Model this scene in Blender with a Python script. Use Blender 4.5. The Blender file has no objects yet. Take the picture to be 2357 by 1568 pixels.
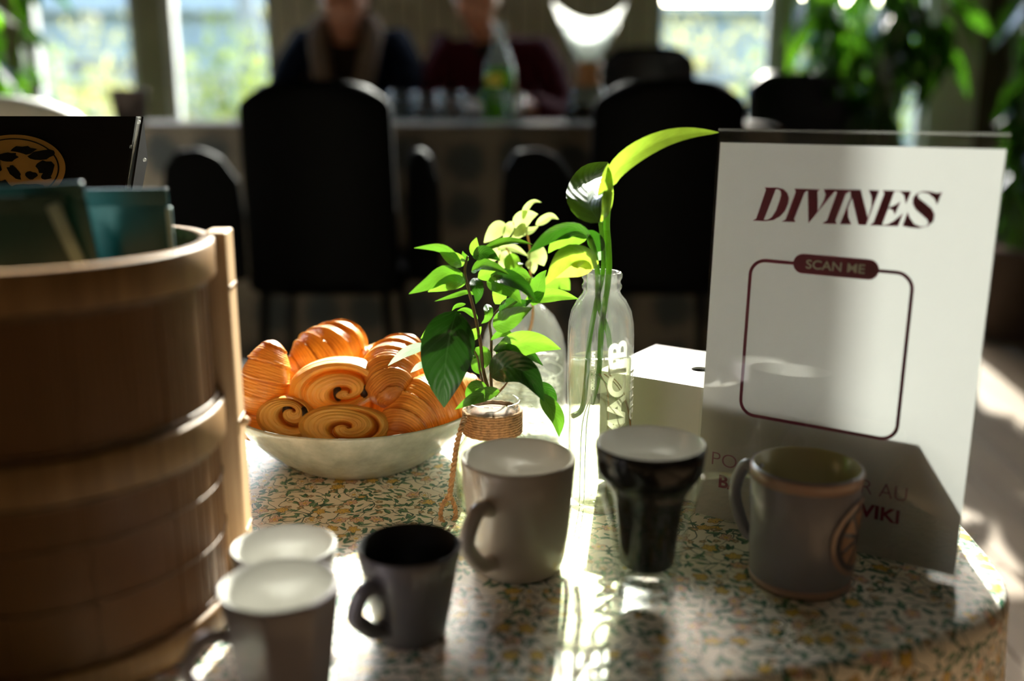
import bpy, bmesh, math, random
from math import sin, cos, pi, radians, sqrt, atan2, tan
from mathutils import Vector, Matrix
from mathutils.geometry import tessellate_polygon
random.seed(7)
SC = bpy.context.scene
COL = SC.collection

# ------------------------------------------------------------------ camera
CAMZ = 0.84
PITCH = radians(13.6)
FPX = 2292.0
TZ = CAMZ - 0.337            # height of the near table top
cam = bpy.data.cameras.new('camera')
cam.sensor_width = 36.0
cam.lens = 36.0 * FPX / 2357.0
cam.clip_start = 0.02
cam.dof.use_dof = True
cam.dof.focus_distance = 0.845
cam.dof.aperture_fstop = 2.1
camo = bpy.data.objects.new('camera', cam)
camo.location = (0, 0, CAMZ)
camo.rotation_euler = (pi/2 - PITCH, 0, 0)
COL.objects.link(camo)
SC.camera = camo

# ------------------------------------------------------------------ light
SC.view_settings.view_transform = 'Standard'
SC.view_settings.look = 'None'
SC.view_settings.gamma = 1.0
SC.view_settings.use_curve_mapping = False
SC.view_settings.exposure = 0.0
SUN_AZ = radians(8.0)        # to the right of straight ahead
SUN_EL = radians(31.0)
w = bpy.data.worlds.new('sky'); SC.world = w
w.use_nodes = True
nt = w.node_tree; nt.nodes.clear()
wo = nt.nodes.new('ShaderNodeOutputWorld'); bg = nt.nodes.new('ShaderNodeBackground')
sky = nt.nodes.new('ShaderNodeTexSky')
sky.sky_type = 'NISHITA'; sky.sun_disc = False
sky.sun_elevation = SUN_EL; sky.sun_rotation = SUN_AZ
sky.dust_density = 2.0
nt.links.new(sky.outputs[0], bg.inputs[0]); nt.links.new(bg.outputs[0], wo.inputs[0])
bg.inputs[1].default_value = 2.0
sun = bpy.data.lights.new('sun', 'SUN'); sun.energy = 27.0; sun.angle = radians(0.53)
sun.color = (1.0, 0.95, 0.86)
suno = bpy.data.objects.new('sun', sun)
sd = Vector((sin(SUN_AZ)*cos(SUN_EL), cos(SUN_AZ)*cos(SUN_EL), sin(SUN_EL)))
suno.rotation_euler = sd.to_track_quat('Z', 'Y').to_euler()
suno.location = (1, 6, 4)
COL.objects.link(suno)
# a warm ceiling lamp of the room behind the camera lights the near side softly
lamp = bpy.data.lights.new('ceiling_lamp_light', 'AREA'); lamp.shape = 'DISK'; lamp.size = 0.5
lamp.energy = 0.8; lamp.color = (1.0, 0.72, 0.50)
lampo = bpy.data.objects.new('ceiling_lamp_light', lamp); lampo.location = (0.3, -0.9, 2.6)
lampo.rotation_euler = (radians(30), 0, 0)
COL.objects.link(lampo)
SC.cycles.max_bounces = 10; SC.cycles.transparent_max_bounces = 24
SC.cycles.caustics_reflective = False; SC.cycles.caustics_refractive = False
SC.cycles.sample_clamp_indirect = 6.0

# ------------------------------------------------------------------ helpers
CP, SP = cos(PITCH), sin(PITCH)
def ray(px, py):
    a = (px - 1178.5)/FPX; b = (py - 784.0)/FPX
    return Vector((a, CP - b*SP, -SP - b*CP))
def onz(px, py, z=TZ):                      # the point a photograph pixel shows on the level z
    d = ray(px, py); return Vector((0, 0, CAMZ)) + d*((z - CAMZ)/d.z)
def aty(px, py, y):                         # ... or at the distance y
    d = ray(px, py); return Vector((0, 0, CAMZ)) + d*(y/d.y)

def mesh(name, verts, faces, smooth=True, uvs=None):
    me = bpy.data.meshes.new(name)
    me.from_pydata([tuple(v) for v in verts], [], faces)
    if smooth:
        me.polygons.foreach_set('use_smooth', [True]*len(me.polygons))
    if uvs is not None:
        ul = me.uv_layers.new(name='UVMap')
        buf = []
        for l in me.loops:
            u = uvs[l.vertex_index]; buf += [u[0], u[1]]
        ul.data.foreach_set('uv', buf)
    me.update()
    return me
def obj(name, me, mat=None, parent=None, loc=None, rot=None):
    o = bpy.data.objects.new(name, me)
    if mat is not None and me is not None and len(me.materials) == 0: me.materials.append(mat)
    COL.objects.link(o)
    if parent is not None: o.parent = parent
    if loc is not None: o.location = loc
    if rot is not None: o.rotation_euler = rot
    return o
def tag(o, label=None, cat=None, group=None, kind=None):
    if label: o['label'] = label
    if cat: o['category'] = cat
    if group: o['group'] = group
    if kind: o['kind'] = kind
    return o
def thing(name, label, cat, loc=(0, 0, 0), rz=0, group=None):
    o = bpy.data.objects.new(name, None); COL.objects.link(o)
    o.empty_display_size = 0.05
    o.location = loc; o.rotation_euler = (0, 0, rz)
    return tag(o, label, cat, group)
def struct(o):
    o['kind'] = 'structure'; return o

class MB:                                    # collects shapes into one mesh
    def __init__(s): s.v = []; s.f = []; s.u = []
    def add(s, vs, fs, us=None):
        b = len(s.v); s.v += [Vector(v) for v in vs]; s.f += [tuple(i+b for i in f) for f in fs]
        s.u += us if us else [(0, 0)]*len(vs)
    def build(s, name, mat, parent=None, smooth=True, **k):
        return obj(name, mesh(name, s.v, s.f, smooth, s.u), mat, parent, **k)
def boxv(c, h):                              # centre, half sizes
    c = Vector(c)
    vs = [c + Vector((sx*h[0], sy*h[1], sz*h[2])) for sx in (-1, 1) for sy in (-1, 1) for sz in (-1, 1)]
    fs = [(0,1,3,2),(4,6,7,5),(0,4,5,1),(2,3,7,6),(0,2,6,4),(1,5,7,3)]
    return vs, fs
def box(name, c, h, mat, parent=None, bevel=0.0, seg=2, rot=None):
    vs, fs = boxv((0, 0, 0), h)
    o = obj(name, mesh(name, vs, fs, False), mat, parent, loc=c, rot=rot)
    if bevel > 0: bev(o, bevel, seg)
    return o
def bev(o, wd, seg=2):
    m = o.modifiers.new('bevel', 'BEVEL'); m.width = wd; m.segments = seg; m.limit_method = 'ANGLE'
    return o
def lathe_data(prof, n=64, cx=0, cy=0, sx=1, sy=1):
    vs = []; us = []
    for i, (r, z) in enumerate(prof):
        for k in range(n):
            a = 2*pi*k/n
            vs.append(Vector((cx + r*cos(a)*sx, cy + r*sin(a)*sy, z))); us.append((k/n, z))
    fs = []
    for i in range(len(prof)-1):
        for k in range(n):
            k2 = (k+1) % n
            fs.append((i*n+k, i*n+k2, (i+1)*n+k2, (i+1)*n+k))
    if 1e-6 < prof[0][0] < 1e-3: fs.append(tuple(reversed(range(n))))
    if 1e-6 < prof[-1][0] < 1e-3: fs.append(tuple((len(prof)-1)*n + k for k in range(n)))
    return vs, fs, us
def lathe(name, prof, mat, parent=None, n=64, closed=False, **k):
    if closed:                              # profile loop (a wall with thickness)
        vs = []; fs = []; us = []
        N = len(prof)
        for (r, z) in prof:
            for j in range(n):
                a = 2*pi*j/n; vs.append(Vector((r*cos(a), r*sin(a), z))); us.append((j/n, z))
        for i in range(N):
            i2 = (i+1) % N
            for j in range(n):
                j2 = (j+1) % n
                fs.append((i*n+j, i*n+j2, i2*n+j2, i2*n+j))
        return obj(name, mesh(name, vs, fs, True, us), mat, parent, **k)
    prof = [(max(r, 0.0), z) for r, z in prof]
    vs, fs, us = lathe_data([(r if r > 1e-6 else 1e-5, z) for r, z in prof], n)
    return obj(name, mesh(name, vs, fs, True, us), mat, parent, **k)
def smoothp(pts, sub=6, closed=False):       # catmull-rom
    P = [Vector(p) for p in pts]; out = []; n = len(P)
    rng = n if closed else n-1
    for i in range(rng):
        if closed: a, b, c, d = P[(i-1) % n], P[i], P[(i+1) % n], P[(i+2) % n]
        else: a, b, c, d = P[max(i-1, 0)], P[i], P[min(i+1, n-1)], P[min(i+2, n-1)]
        for j in range(sub):
            t = j/sub
            out.append(0.5*((2*b) + (c-a)*t + (2*a-5*b+4*c-d)*t*t + (3*b-a-3*c+d)*t**3))
    if not closed: out.append(P[-1])
    return out
def tube_data(pts, rad, n=10, cap=True, closed=False):
    P = [Vector(p) for p in pts]; N = len(P)
    R = rad if isinstance(rad, (list, tuple)) else [rad]*N
    vs = []; us = []
    t0 = (P[1]-P[0]).normalized()
    up = Vector((0, 0, 1)) if abs(t0.z) < 0.9 else Vector((1, 0, 0))
    u = t0.cross(up).normalized()
    L = 0
    for i in range(N):
        if closed: t = (P[(i+1) % N]-P[i-1]).normalized()
        else: t = (P[min(i+1, N-1)]-P[max(i-1, 0)]).normalized()
        u = (u - t*u.dot(t)).normalized(); v = t.cross(u)
        if i: L += (P[i]-P[i-1]).length
        for k in range(n):
            a = 2*pi*k/n
            vs.append(P[i] + (u*cos(a)+v*sin(a))*R[i]); us.append((k/n, L))
    fs = []
    for i in range(N if closed else N-1):
        i2 = (i+1) % N
        for k in range(n):
            k2 = (k+1) % n
            fs.append((i*n+k, i*n+k2, i2*n+k2, i2*n+k))
    if cap and not closed:
        fs.append(tuple(reversed(range(n)))); fs.append(tuple((N-1)*n+k for k in range(n)))
    return vs, fs, us
def tube(name, pts, rad, mat, parent=None, n=10, **k):
    cl = k.pop('closed', False)
    vs, fs, us = tube_data(pts, rad, n, closed=cl)
    return obj(name, mesh(name, vs, fs, True, us), mat, parent, **k)
def loc_par(o, root):                        # parent keeping world coordinates of the mesh (root has location/rotation)
    o.parent = root
    o.matrix_parent_inverse = root_matrix(root).inverted()
    return o
def root_matrix(root):
    return Matrix.Translation(root.location) @ root.rotation_euler.to_matrix().to_4x4()
def copy_tree(o, parent=None):
    c = o.copy(); COL.objects.link(c); c.parent = parent
    for ch in list(o.children): copy_tree(ch, c)
    return c
def slab(name, outline, th, mat, parent=None, bevel=0.0, seg=3, axis='y', curve=0.0, **k):
    # outline in (x, z), extruded along y by th (centred); optional curve bends it round z
    n = len(outline); vs = []
    for s in (-1, 1):
        for (x, z) in outline: vs.append((x, s*th/2, z))
    fs = [tuple(range(n)), tuple(reversed(range(n, 2*n)))]
    for i in range(n):
        j = (i+1) % n; fs.append((i, i+n, j+n, j))
    o = obj(name, mesh(name, vs, fs, False), mat, parent, **k)
    if bevel: bev(o, bevel, seg)
    return o
def rrect(w, h, r, cx=0, cz=0, n=6):
    out = []
    for (sx, sz, a0) in ((1, 1, 0), (-1, 1, 90), (-1, -1, 180), (1, -1, 270)):
        for i in range(n+1):
            a = radians(a0 + 90*i/n)
            out.append((cx + sx*(w/2-r) + r*cos(a), cz + sz*(h/2-r) + r*sin(a)))
    return out

# ------------------------------------------------------------------ node material helpers
class S:                                     # arithmetic on sockets
    nt = None
    def __init__(s, k): s.k = k
    @staticmethod
    def m(op, a, b=None, c=None, clamp=False):
        n = S.nt.nodes.new('ShaderNodeMath'); n.operation = op; n.use_clamp = clamp
        for i, x in enumerate((a, b, c)):
            if x is None: continue
            if isinstance(x, S): S.nt.links.new(x.k, n.inputs[i])
            else: n.inputs[i].default_value = float(x)
        return S(n.outputs[0])
    def __add__(a, b): return S.m('ADD', a, b)
    __radd__ = __add__
    def __sub__(a, b): return S.m('SUBTRACT', a, b)
    def __rsub__(a, b): return S.m('SUBTRACT', b, a)
    def __mul__(a, b): return S.m('MULTIPLY', a, b)
    __rmul__ = __mul__
    def __truediv__(a, b): return S.m('DIVIDE', a, b)
    def lt(a, b): return S.m('LESS_THAN', a, b)
    def gt(a, b): return S.m('GREATER_THAN', a, b)
    def abs(a): return S.m('ABSOLUTE', a)
    def step(a, b): return a.gt(b)
def newmat(name):
    m = bpy.data.materials.new(name); m.use_nodes = True
    nt = m.node_tree; nt.nodes.clear(); S.nt = nt
    out = nt.nodes.new('ShaderNodeOutputMaterial')
    return m, nt, out
def L(nt, a, b): nt.links.new(a.k if isinstance(a, S) else a, b)
def bsdf(nt, out, color=(.8, .8, .8), rough=.5, metal=0, coat=0, spec=.5, link=True):
    b = nt.nodes.new('ShaderNodeBsdfPrincipled')
    b.inputs['Base Color'].default_value = (*color, 1)
    b.inputs['Roughness'].default_value = rough
    b.inputs['Metallic'].default_value = metal
    b.inputs['Coat Weight'].default_value = coat
    b.inputs['Specular IOR Level'].default_value = spec
    if link: nt.links.new(b.outputs[0], out.inputs[0])
    return b
def noise(nt, scale, detail=3, rough=.5, vec=None, coords='Object', out='Fac'):
    n = nt.nodes.new('ShaderNodeTexNoise'); n.inputs['Scale'].default_value = scale
    n.inputs['Detail'].default_value = detail; n.inputs['Roughness'].default_value = rough
    if vec is None:
        tc = nt.nodes.new('ShaderNodeTexCoord'); vec = tc.outputs[coords]
    nt.links.new(vec, n.inputs['Vector'])
    return n.outputs[out]
def mapping(nt, scale=(1, 1, 1), coords='Object', rot=(0, 0, 0)):
    tc = nt.nodes.new('ShaderNodeTexCoord'); mp = nt.nodes.new('ShaderNodeMapping')
    mp.inputs['Scale'].default_value = scale; mp.inputs['Rotation'].default_value = rot
    nt.links.new(tc.outputs[coords], mp.inputs['Vector']); return mp.outputs[0]
def ramp(nt, fac, stops):
    r = nt.nodes.new('ShaderNodeValToRGB'); L(nt, fac, r.inputs[0])
    e = r.color_ramp.elements
    while len(e) < len(stops): e.new(0.5)
    for i, (p, c) in enumerate(stops):
        e[i].position = p; e[i].color = (*c, 1) if len(c) == 3 else c
    return r.outputs[0]
def mixc(nt, fac, a, b):
    n = nt.nodes.new('ShaderNodeMix'); n.data_type = 'RGBA'
    if isinstance(fac, S): nt.links.new(fac.k, n.inputs[0])
    elif isinstance(fac, (int, float)): n.inputs[0].default_value = fac
    else: nt.links.new(fac, n.inputs[0])
    for x, i in ((a, 6), (b, 7)):
        if isinstance(x, (tuple, list)): n.inputs[i].default_value = (*x, 1)
        else: nt.links.new(x, n.inputs[i])
    return n.outputs[2]
def bump(nt, h, strength, dist, b):
    n = nt.nodes.new('ShaderNodeBump'); n.inputs['Strength'].default_value = strength
    n.inputs['Distance'].default_value = dist
    L(nt, h, n.inputs['Height']); nt.links.new(n.outputs[0], b.inputs['Normal'])
def simple(name, color, rough=.5, metal=0, coat=0, spec=.5, var=.12, nscale=30, bmp=0, bdist=.001, cs=None):
    m, nt, out = newmat(name)
    b = bsdf(nt, out, color, rough, metal, coat, spec)
    n = noise(nt, nscale)
    lo = tuple(c*(1-var) for c in color); hi = tuple(min(1, c*(1+var)) for c in color)
    nt.links.new(ramp(nt, n, [(.3, lo), (.7, hi)]), b.inputs['Base Color'])
    if bmp: bump(nt, noise(nt, nscale*6 if cs is None else cs), bmp, bdist, b)
    return m
def wood(name, c1, c2, scale=(60, 60, 4), rough=.5, coat=0):
    m, nt, out = newmat(name)
    b = bsdf(nt, out, c1, rough, coat=coat)
    v = mapping(nt, scale)
    n = noise(nt, 1.0, 5, .6, vec=v)
    nt.links.new(ramp(nt, n, [(.25, c2), (.6, c1)]), b.inputs['Base Color'])
    bump(nt, n, .25, .0006, b)
    return m
def glassy(name, tint=(.95, .97, .95), rough=.03, refl=1.0, haze=0.0, hazecol=(1, 1, .9), ior=1.5, edge=0.0):
    # thin-walled clear material: see-through, fresnel reflection, a little haze that scatters light
    m, nt, out = newmat(name)
    tr = nt.nodes.new('ShaderNodeBsdfTransparent'); tr.inputs[0].default_value = (*tint, 1)
    if edge:
        lw = nt.nodes.new('ShaderNodeLayerWeight'); lw.inputs['Blend'].default_value = .35
        nt.links.new(ramp(nt, lw.outputs['Facing'], [(.3, tint), (1, tuple(c*(1-edge) for c in tint))]), tr.inputs[0])
    gl = nt.nodes.new('ShaderNodeBsdfGlossy'); gl.inputs['Roughness'].default_value = rough
    gl.inputs['Color'].default_value = (refl, refl, refl, 1)
    lf_ = nt.nodes.new('ShaderNodeLayerWeight'); lf_.inputs['Blend'].default_value = .5
    S.nt = nt; f0 = ((ior-1)/(ior+1))**2
    fz = S.m('POWER', S(lf_.outputs['Facing']), 5.0)*(1-f0)*.8 + f0
    mx = nt.nodes.new('ShaderNodeMixShader')
    L(nt, fz, mx.inputs[0])
    base = tr.outputs[0]
    if haze > 0:
        di = nt.nodes.new('ShaderNodeBsdfTranslucent'); di.inputs[0].default_value = (*hazecol, 1)
        m2 = nt.nodes.new('ShaderNodeMixShader')
        n = noise(nt, 18, 4)
        S.nt = nt
        lw2 = nt.nodes.new('ShaderNodeLayerWeight'); lw2.inputs['Blend'].default_value = .5
        fq = S(lw2.outputs['Facing'])
        L(nt, S(n)*(haze*1.5)*(fq*fq*fq*4.0 + .6), m2.inputs[0])  # haze grows at grazing angles, so brighter edges are put into the glass
        nt.links.new(tr.outputs[0], m2.inputs[1]); nt.links.new(di.outputs[0], m2.inputs[2])
        base = m2.outputs[0]
    nt.links.new(base, mx.inputs[1]); nt.links.new(gl.outputs[0], mx.inputs[2])
    nt.links.new(mx.outputs[0], out.inputs[0])
    return m
def leafmat(name, c_top, c_trans, trans=.5, rough=.3, spec=.5, white=0.0, coat=.0):
    m, nt, out = newmat(name)
    b = bsdf(nt, out, c_top, rough, spec=spec, coat=coat, link=False)
    tl = nt.nodes.new('ShaderNodeBsdfTranslucent')
    tc = nt.nodes.new('ShaderNodeTexCoord'); sx = nt.nodes.new('ShaderNodeSeparateXYZ')
    nt.links.new(tc.outputs['UV'], sx.inputs[0])
    S.nt = nt
    t, s = S(sx.outputs[0]), S(sx.outputs[1])
    sa = s.abs()
    vein = S.m('SINE', (t*1.0 - sa*0.30)*60.0)
    v1 = vein.gt(0.86)
    mid = sa.lt(0.035)
    vm = S.m('MAXIMUM', v1*0.35, mid*1.0)
    n = noise(nt, 90, 3)
    base = ramp(nt, n, [(.3, tuple(c*.8 for c in c_top)), (.7, tuple(min(1, c*1.25) for c in c_top))])
    col = mixc(nt, vm, base, tuple(min(1, c*1.7+.03) for c in c_top))
    colt = mixc(nt, vm*0.6, ramp(nt, n, [(.3, tuple(c*.85 for c in c_trans)), (.7, c_trans)]), tuple(c*.7 for c in c_trans))
    nt.links.new(col, b.inputs['Base Color']); nt.links.new(colt, tl.inputs[0])
    mx = nt.nodes.new('ShaderNodeMixShader'); mx.inputs[0].default_value = trans
    nt.links.new(b.outputs[0], mx.inputs[1]); nt.links.new(tl.outputs[0], mx.inputs[2])
    bump(nt, vein, .3, .0004, b)
    nt.links.new(mx.outputs[0], out.inputs[0])
    return m

def floral(name, s0=1.0, base=(.80, .74, .61), dim=1.0, rough=.35, coat=.25):
    m, nt, out = newmat(name)
    b = bsdf(nt, out, base, rough, coat=coat)
    b.inputs['Coat Roughness'].default_value = .28
    tc = nt.nodes.new('ShaderNodeTexCoord')
    # gentle warp so the drawing looks hand made
    wn = nt.nodes.new('ShaderNodeTexNoise'); wn.inputs['Scale'].default_value = 90*s0; wn.inputs['Detail'].default_value = 1
    nt.links.new(tc.outputs['UV'], wn.inputs['Vector'])
    vs = nt.nodes.new('ShaderNodeVectorMath'); vs.operation = 'MULTIPLY_ADD'
    vs.inputs[1].default_value = (.005/s0,)*3; nt.links.new(wn.outputs['Color'], vs.inputs[0]); nt.links.new(tc.outputs['UV'], vs.inputs[2])
    base_uv = vs.outputs[0]
    def layer(scale, off, randomness=.75):
        mp = nt.nodes.new('ShaderNodeMapping'); mp.inputs['Scale'].default_value = (scale*s0,)*3
        mp.inputs['Location'].default_value = (off, off*.7, 0)
        nt.links.new(base_uv, mp.inputs['Vector'])
        v = nt.nodes.new('ShaderNodeTexVoronoi'); v.voronoi_dimensions = '2D'; v.inputs['Scale'].default_value = 1
        v.inputs['Randomness'].default_value = randomness
        nt.links.new(mp.outputs[0], v.inputs['Vector'])
        d = nt.nodes.new('ShaderNodeVectorMath'); d.operation = 'SUBTRACT'
        nt.links.new(mp.outputs[0], d.inputs[0]); nt.links.new(v.outputs['Position'], d.inputs[1])
        sp = nt.nodes.new('ShaderNodeSeparateXYZ'); nt.links.new(d.outputs[0], sp.inputs[0])
        sc = nt.nodes.new('ShaderNodeSeparateColor'); nt.links.new(v.outputs['Color'], sc.inputs[0])
        S.nt = nt
        x, y = S(sp.outputs[0]), S(sp.outputs[1])
        r, g, bb = S(sc.outputs[0]), S(sc.outputs[1]), S(sc.outputs[2])
        a = r*6.283
        ca, sa = S.m('COSINE', a), S.m('SINE', a)
        return x*ca - y*sa, x*sa + y*ca, r, g, bb
    col = tuple(c for c in base)
    cur = None
    green, dkg, ink = (.03, .17, .10), (.012, .07, .05), (.03, .04, .03)
    pink, yel, cream, olive = (.86, .58, .45), (.78, .54, .10), (.90, .84, .72), (.40, .32, .14)
    # vines
    nv = noise(nt, 34*s0, 0, vec=tc.outputs['UV'])
    S.nt = nt
    vine = (S(nv) - .5).abs().lt(.008)
    nv2 = noise(nt, 47*s0, 0, vec=base_uv)
    vine2 = (S(nv2) - .46).abs().lt(.009)
    cur = mixc(nt, S.m('MAXIMUM', vine, vine2), base, dkg)
    for (sc_, off, wd, keep) in ((82, 3.1, .16, .22), (98, 7.7, .14, .38), (70, 12.3, .14, .55)):
        x, y, r, g, bb = layer(sc_, off)
        lim = (1.0 - (x/0.44)*(x/0.44))*wd + S.m('SINE', x*9.0)*0.02
        ya = (y + x*x*0.35).abs()
        msk = ya.lt(lim)*g.gt(keep)
        inner = (ya + .035).lt(lim)
        lite = y.gt(0.0)*bb.gt(.45)
        fill = mixc(nt, lite, green, (.22, .40, .20))
        cur = mixc(nt, msk, cur, mixc(nt, inner, dkg, fill))
    for (sc_, off, R, keep, kind) in ((58, 21.4, .42, .50, 0), (88, 33.9, .34, .68, 1)):
        x, y, r, g, bb = layer(sc_, off, .6)
        x = x*1.0; y = y*1.25
        rr = S.m('SQRT', x*x + y*y)
        ph = S.m('ARCTAN2', y, x)
        pet = S.m('COSINE', ph*2.5).abs()*(.34*R) + .66*R
        sel = g.gt(keep)
        msk = rr.lt(pet)*sel
        inner = (rr + .045).lt(pet)
        spoke = S.m('COSINE', ph*5.0).gt(.94)*rr.gt(R*.3)*rr.lt(R*.7)
        fcol = mixc(nt, bb.gt(.62), pink, yel) if kind == 0 else mixc(nt, bb.gt(.45), yel, olive)
        fcol = mixc(nt, (bb.lt(.28))*1.0, fcol, cream)
        fcol = mixc(nt, rr.lt(R*.28), fcol, yel if kind == 0 else pink)
        fcol = mixc(nt, spoke, fcol, ink)
        cur = mixc(nt, msk, cur, mixc(nt, inner, (.20, .08, .04), fcol))
    if dim != 1.0:
        mm = nt.nodes.new('ShaderNodeMix'); mm.data_type = 'RGBA'; mm.blend_type = 'MULTIPLY'; mm.inputs[0].default_value = 1
        nt.links.new(cur, mm.inputs[6]); mm.inputs[7].default_value = (dim, dim*.95, dim*.85, 1); cur = mm.outputs[2]
    nt.links.new(cur, b.inputs['Base Color'])
    wv = nt.nodes.new('ShaderNodeTexWave'); wv.inputs['Scale'].default_value = 600*s0
    wv.bands_direction = 'DIAGONAL'
    nt.links.new(tc.outputs['UV'], wv.inputs['Vector'])
    bump(nt, wv.outputs['Fac'], .25, .0002, b)
    return m

# ------------------------------------------------------------------ materials
M = {}
M['cloth'] = floral('floral_oilcloth', base=(.95, .90, .80))
M['farcloth'] = None
M['plank'] = wood('oak_floor', (.20, .13, .075), (.10, .06, .035), (8, 1.2, 8), .42, .1)
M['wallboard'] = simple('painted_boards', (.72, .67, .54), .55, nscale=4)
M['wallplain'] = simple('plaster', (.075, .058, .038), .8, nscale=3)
M['frame'] = simple('painted_window_frame', (.33, .32, .24), .5, nscale=6)
M['frame_pale'] = simple('pale_window_frame', (.62, .62, .56), .5, nscale=6)
M['ceiling'] = simple('ceiling_paint', (.12, .115, .10), .9, nscale=2)
M['pane'] = glassy('window_glass', (.93, .96, .95), .02)
M['black_plastic'] = simple('black_shell', (.0016, .0017, .0020), .6, spec=.04, nscale=20)
M['black_chair_glossy'] = simple('dark_shell', (.008, .010, .014), .30, spec=.5, nscale=20)
M['black_metal'] = simple('black_metal', (.004, .004, .004), .5, spec=.2)
M['bowl'] = None
M['paper_white'] = simple('white_card', (.82, .81, .77), .6, nscale=8, var=.03)

# bowl glaze
def bowlmat():
    m, nt, out = newmat('mottled_glaze')
    b = bsdf(nt, out, (.42, .45, .38), .22, coat=.5)
    n = noise(nt, 42, 4, .6)
    nt.links.new(ramp(nt, n, [(.3, (.33, .36, .30)), (.55, (.47, .49, .42)), (.75, (.60, .62, .54))]), b.inputs['Base Color'])
    return m
M['bowl'] = bowlmat()
def farcloth():
    m, nt, out = newmat('damask_cloth')
    b = bsdf(nt, out, (.1, .08, .06), .8)
    mp = mapping(nt, (7.5, 7.5, 7.5), 'UV')
    v = nt.nodes.new('ShaderNodeTexVoronoi'); v.voronoi_dimensions = '2D'; v.inputs['Scale'].default_value = 1
    v.inputs['Randomness'].default_value = .25
    nt.links.new(mp, v.inputs['Vector'])
    n = noise(nt, 40, 3, coords='UV')
    S.nt = nt
    f = S(v.outputs['Distance']) + (S(n)-.5)*.5
    nt.links.new(ramp(nt, f, [(.22, (.030, .034, .034)), (.34, (.055, .050, .044)), (.44, (.125, .100, .074)), (.7, (.150, .120, .088))]), b.inputs['Base Color'])
    return m
M['farcloth'] = farcloth()
# bamboo wall of the basket
def bamboo(name, c1, c2, stripes=260):
    m, nt, out = newmat(name)
    b = bsdf(nt, out, c1, .5, coat=.0, spec=.2)
    tc = nt.nodes.new('ShaderNodeTexCoord'); sx = nt.nodes.new('ShaderNodeSeparateXYZ')
    nt.links.new(tc.outputs['Object'], sx.inputs[0])
    v = mapping(nt, (160, 160, 3))
    n = noise(nt, 1, 4, .6, vec=v)
    nt.links.new(ramp(nt, n, [(.25, c2), (.65, c1)]), b.inputs['Base Color'])
    bump(nt, n, .3, .0006, b)
    return m
M['bamboo'] = bamboo('bamboo_slats', (.17, .080, .028), (.085, .034, .012))
M['hoop'] = bamboo('bamboo_hoop', (.25, .14, .055), (.15, .075, .028))
M['stick'] = bamboo('pale_bamboo', (.60, .40, .23), (.40, .25, .13))
def crust(name, gold, brown, k=.0):
    m, nt, out = newmat(name)
    b = bsdf(nt, out, gold, .34, coat=.35)
    b.inputs['Coat Roughness'].default_value = .25
    b.inputs['Subsurface Weight'].default_value = .0
    tc = nt.nodes.new('ShaderNodeTexCoord'); sx = nt.nodes.new('ShaderNodeSeparateXYZ')
    nt.links.new(tc.outputs['UV'], sx.inputs[0]); S.nt = nt
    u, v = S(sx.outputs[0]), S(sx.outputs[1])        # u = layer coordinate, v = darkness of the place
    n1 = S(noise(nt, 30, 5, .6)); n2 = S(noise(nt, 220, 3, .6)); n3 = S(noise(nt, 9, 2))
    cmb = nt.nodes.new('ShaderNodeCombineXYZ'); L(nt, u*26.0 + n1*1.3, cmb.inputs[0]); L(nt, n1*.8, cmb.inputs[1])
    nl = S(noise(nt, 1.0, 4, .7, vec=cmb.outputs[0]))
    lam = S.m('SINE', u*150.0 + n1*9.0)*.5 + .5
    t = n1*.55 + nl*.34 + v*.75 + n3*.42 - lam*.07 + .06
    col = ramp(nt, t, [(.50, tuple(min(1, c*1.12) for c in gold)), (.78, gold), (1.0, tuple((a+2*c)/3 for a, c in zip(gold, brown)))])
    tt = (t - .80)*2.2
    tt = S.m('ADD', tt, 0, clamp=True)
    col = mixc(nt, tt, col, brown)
    nt.links.new(col, b.inputs['Base Color'])
    h = lam*.4 + nl*.9 + n2*.5
    bump(nt, h, .45, .0010, b)
    tl = nt.nodes.new('ShaderNodeBsdfTranslucent'); nt.links.new(col, tl.inputs[0])
    mx = nt.nodes.new('ShaderNodeMixShader'); mx.inputs[0].default_value = .22
    nt.links.new(b.outputs[0], mx.inputs[1]); nt.links.new(tl.outputs[0], mx.inputs[2]); nt.links.new(mx.outputs[0], out.inputs[0])
    return m
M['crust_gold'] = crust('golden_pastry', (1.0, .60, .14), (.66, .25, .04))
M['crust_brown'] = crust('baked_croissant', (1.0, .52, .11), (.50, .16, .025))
M['choc'] = simple('chocolate', (.025, .010, .006), .4, nscale=80)
M['glass'] = glassy('clear_glass', (.96, .97, .94), .02, haze=.035, hazecol=(.95, .97, .85), edge=.25)
M['glass_plain'] = glassy('plain_glass', (.95, .96, .95), .03, refl=.7, edge=.1)
M['glass_hazy'] = glassy('hazy_glass', (.91, .92, .90), .05, haze=.045, hazecol=(.97, .97, .90), edge=.25)  # clean glass; pale haze put into the material to make it look sunlit
M['water'] = glassy('cloudy_water', (.76, .78, .66), .03, haze=.09, hazecol=(.97, .97, .66), ior=1.2)
M['water_clear'] = glassy('clear_water', (.80, .82, .78), .03, haze=.03, hazecol=(.95, .96, .85), ior=1.2)
M['acrylic'] = glassy('acrylic_sheet', (.97, .98, .975), .01, refl=1.0, ior=1.49)
M['print_white'] = None
M['twine'] = simple('jute_twine', (.46, .24, .10), .85, nscale=300, var=.35, bmp=.5)
M['soil'] = simple('pebbles_soil', (.16, .07, .035), .8, nscale=200, var=.5)
M['root'] = simple('white_roots', (.85, .83, .74), .6)
M['stem_brown'] = simple('brown_stem', (.16, .085, .035), .5, nscale=100, var=.3)
M['stem_orange'] = simple('orange_stem', (.60, .30, .10), .5, nscale=100, var=.3)
M['stem_green'] = leafmat('green_stem', (.12, .28, .03), (.28, .50, .06), .4)
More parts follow.
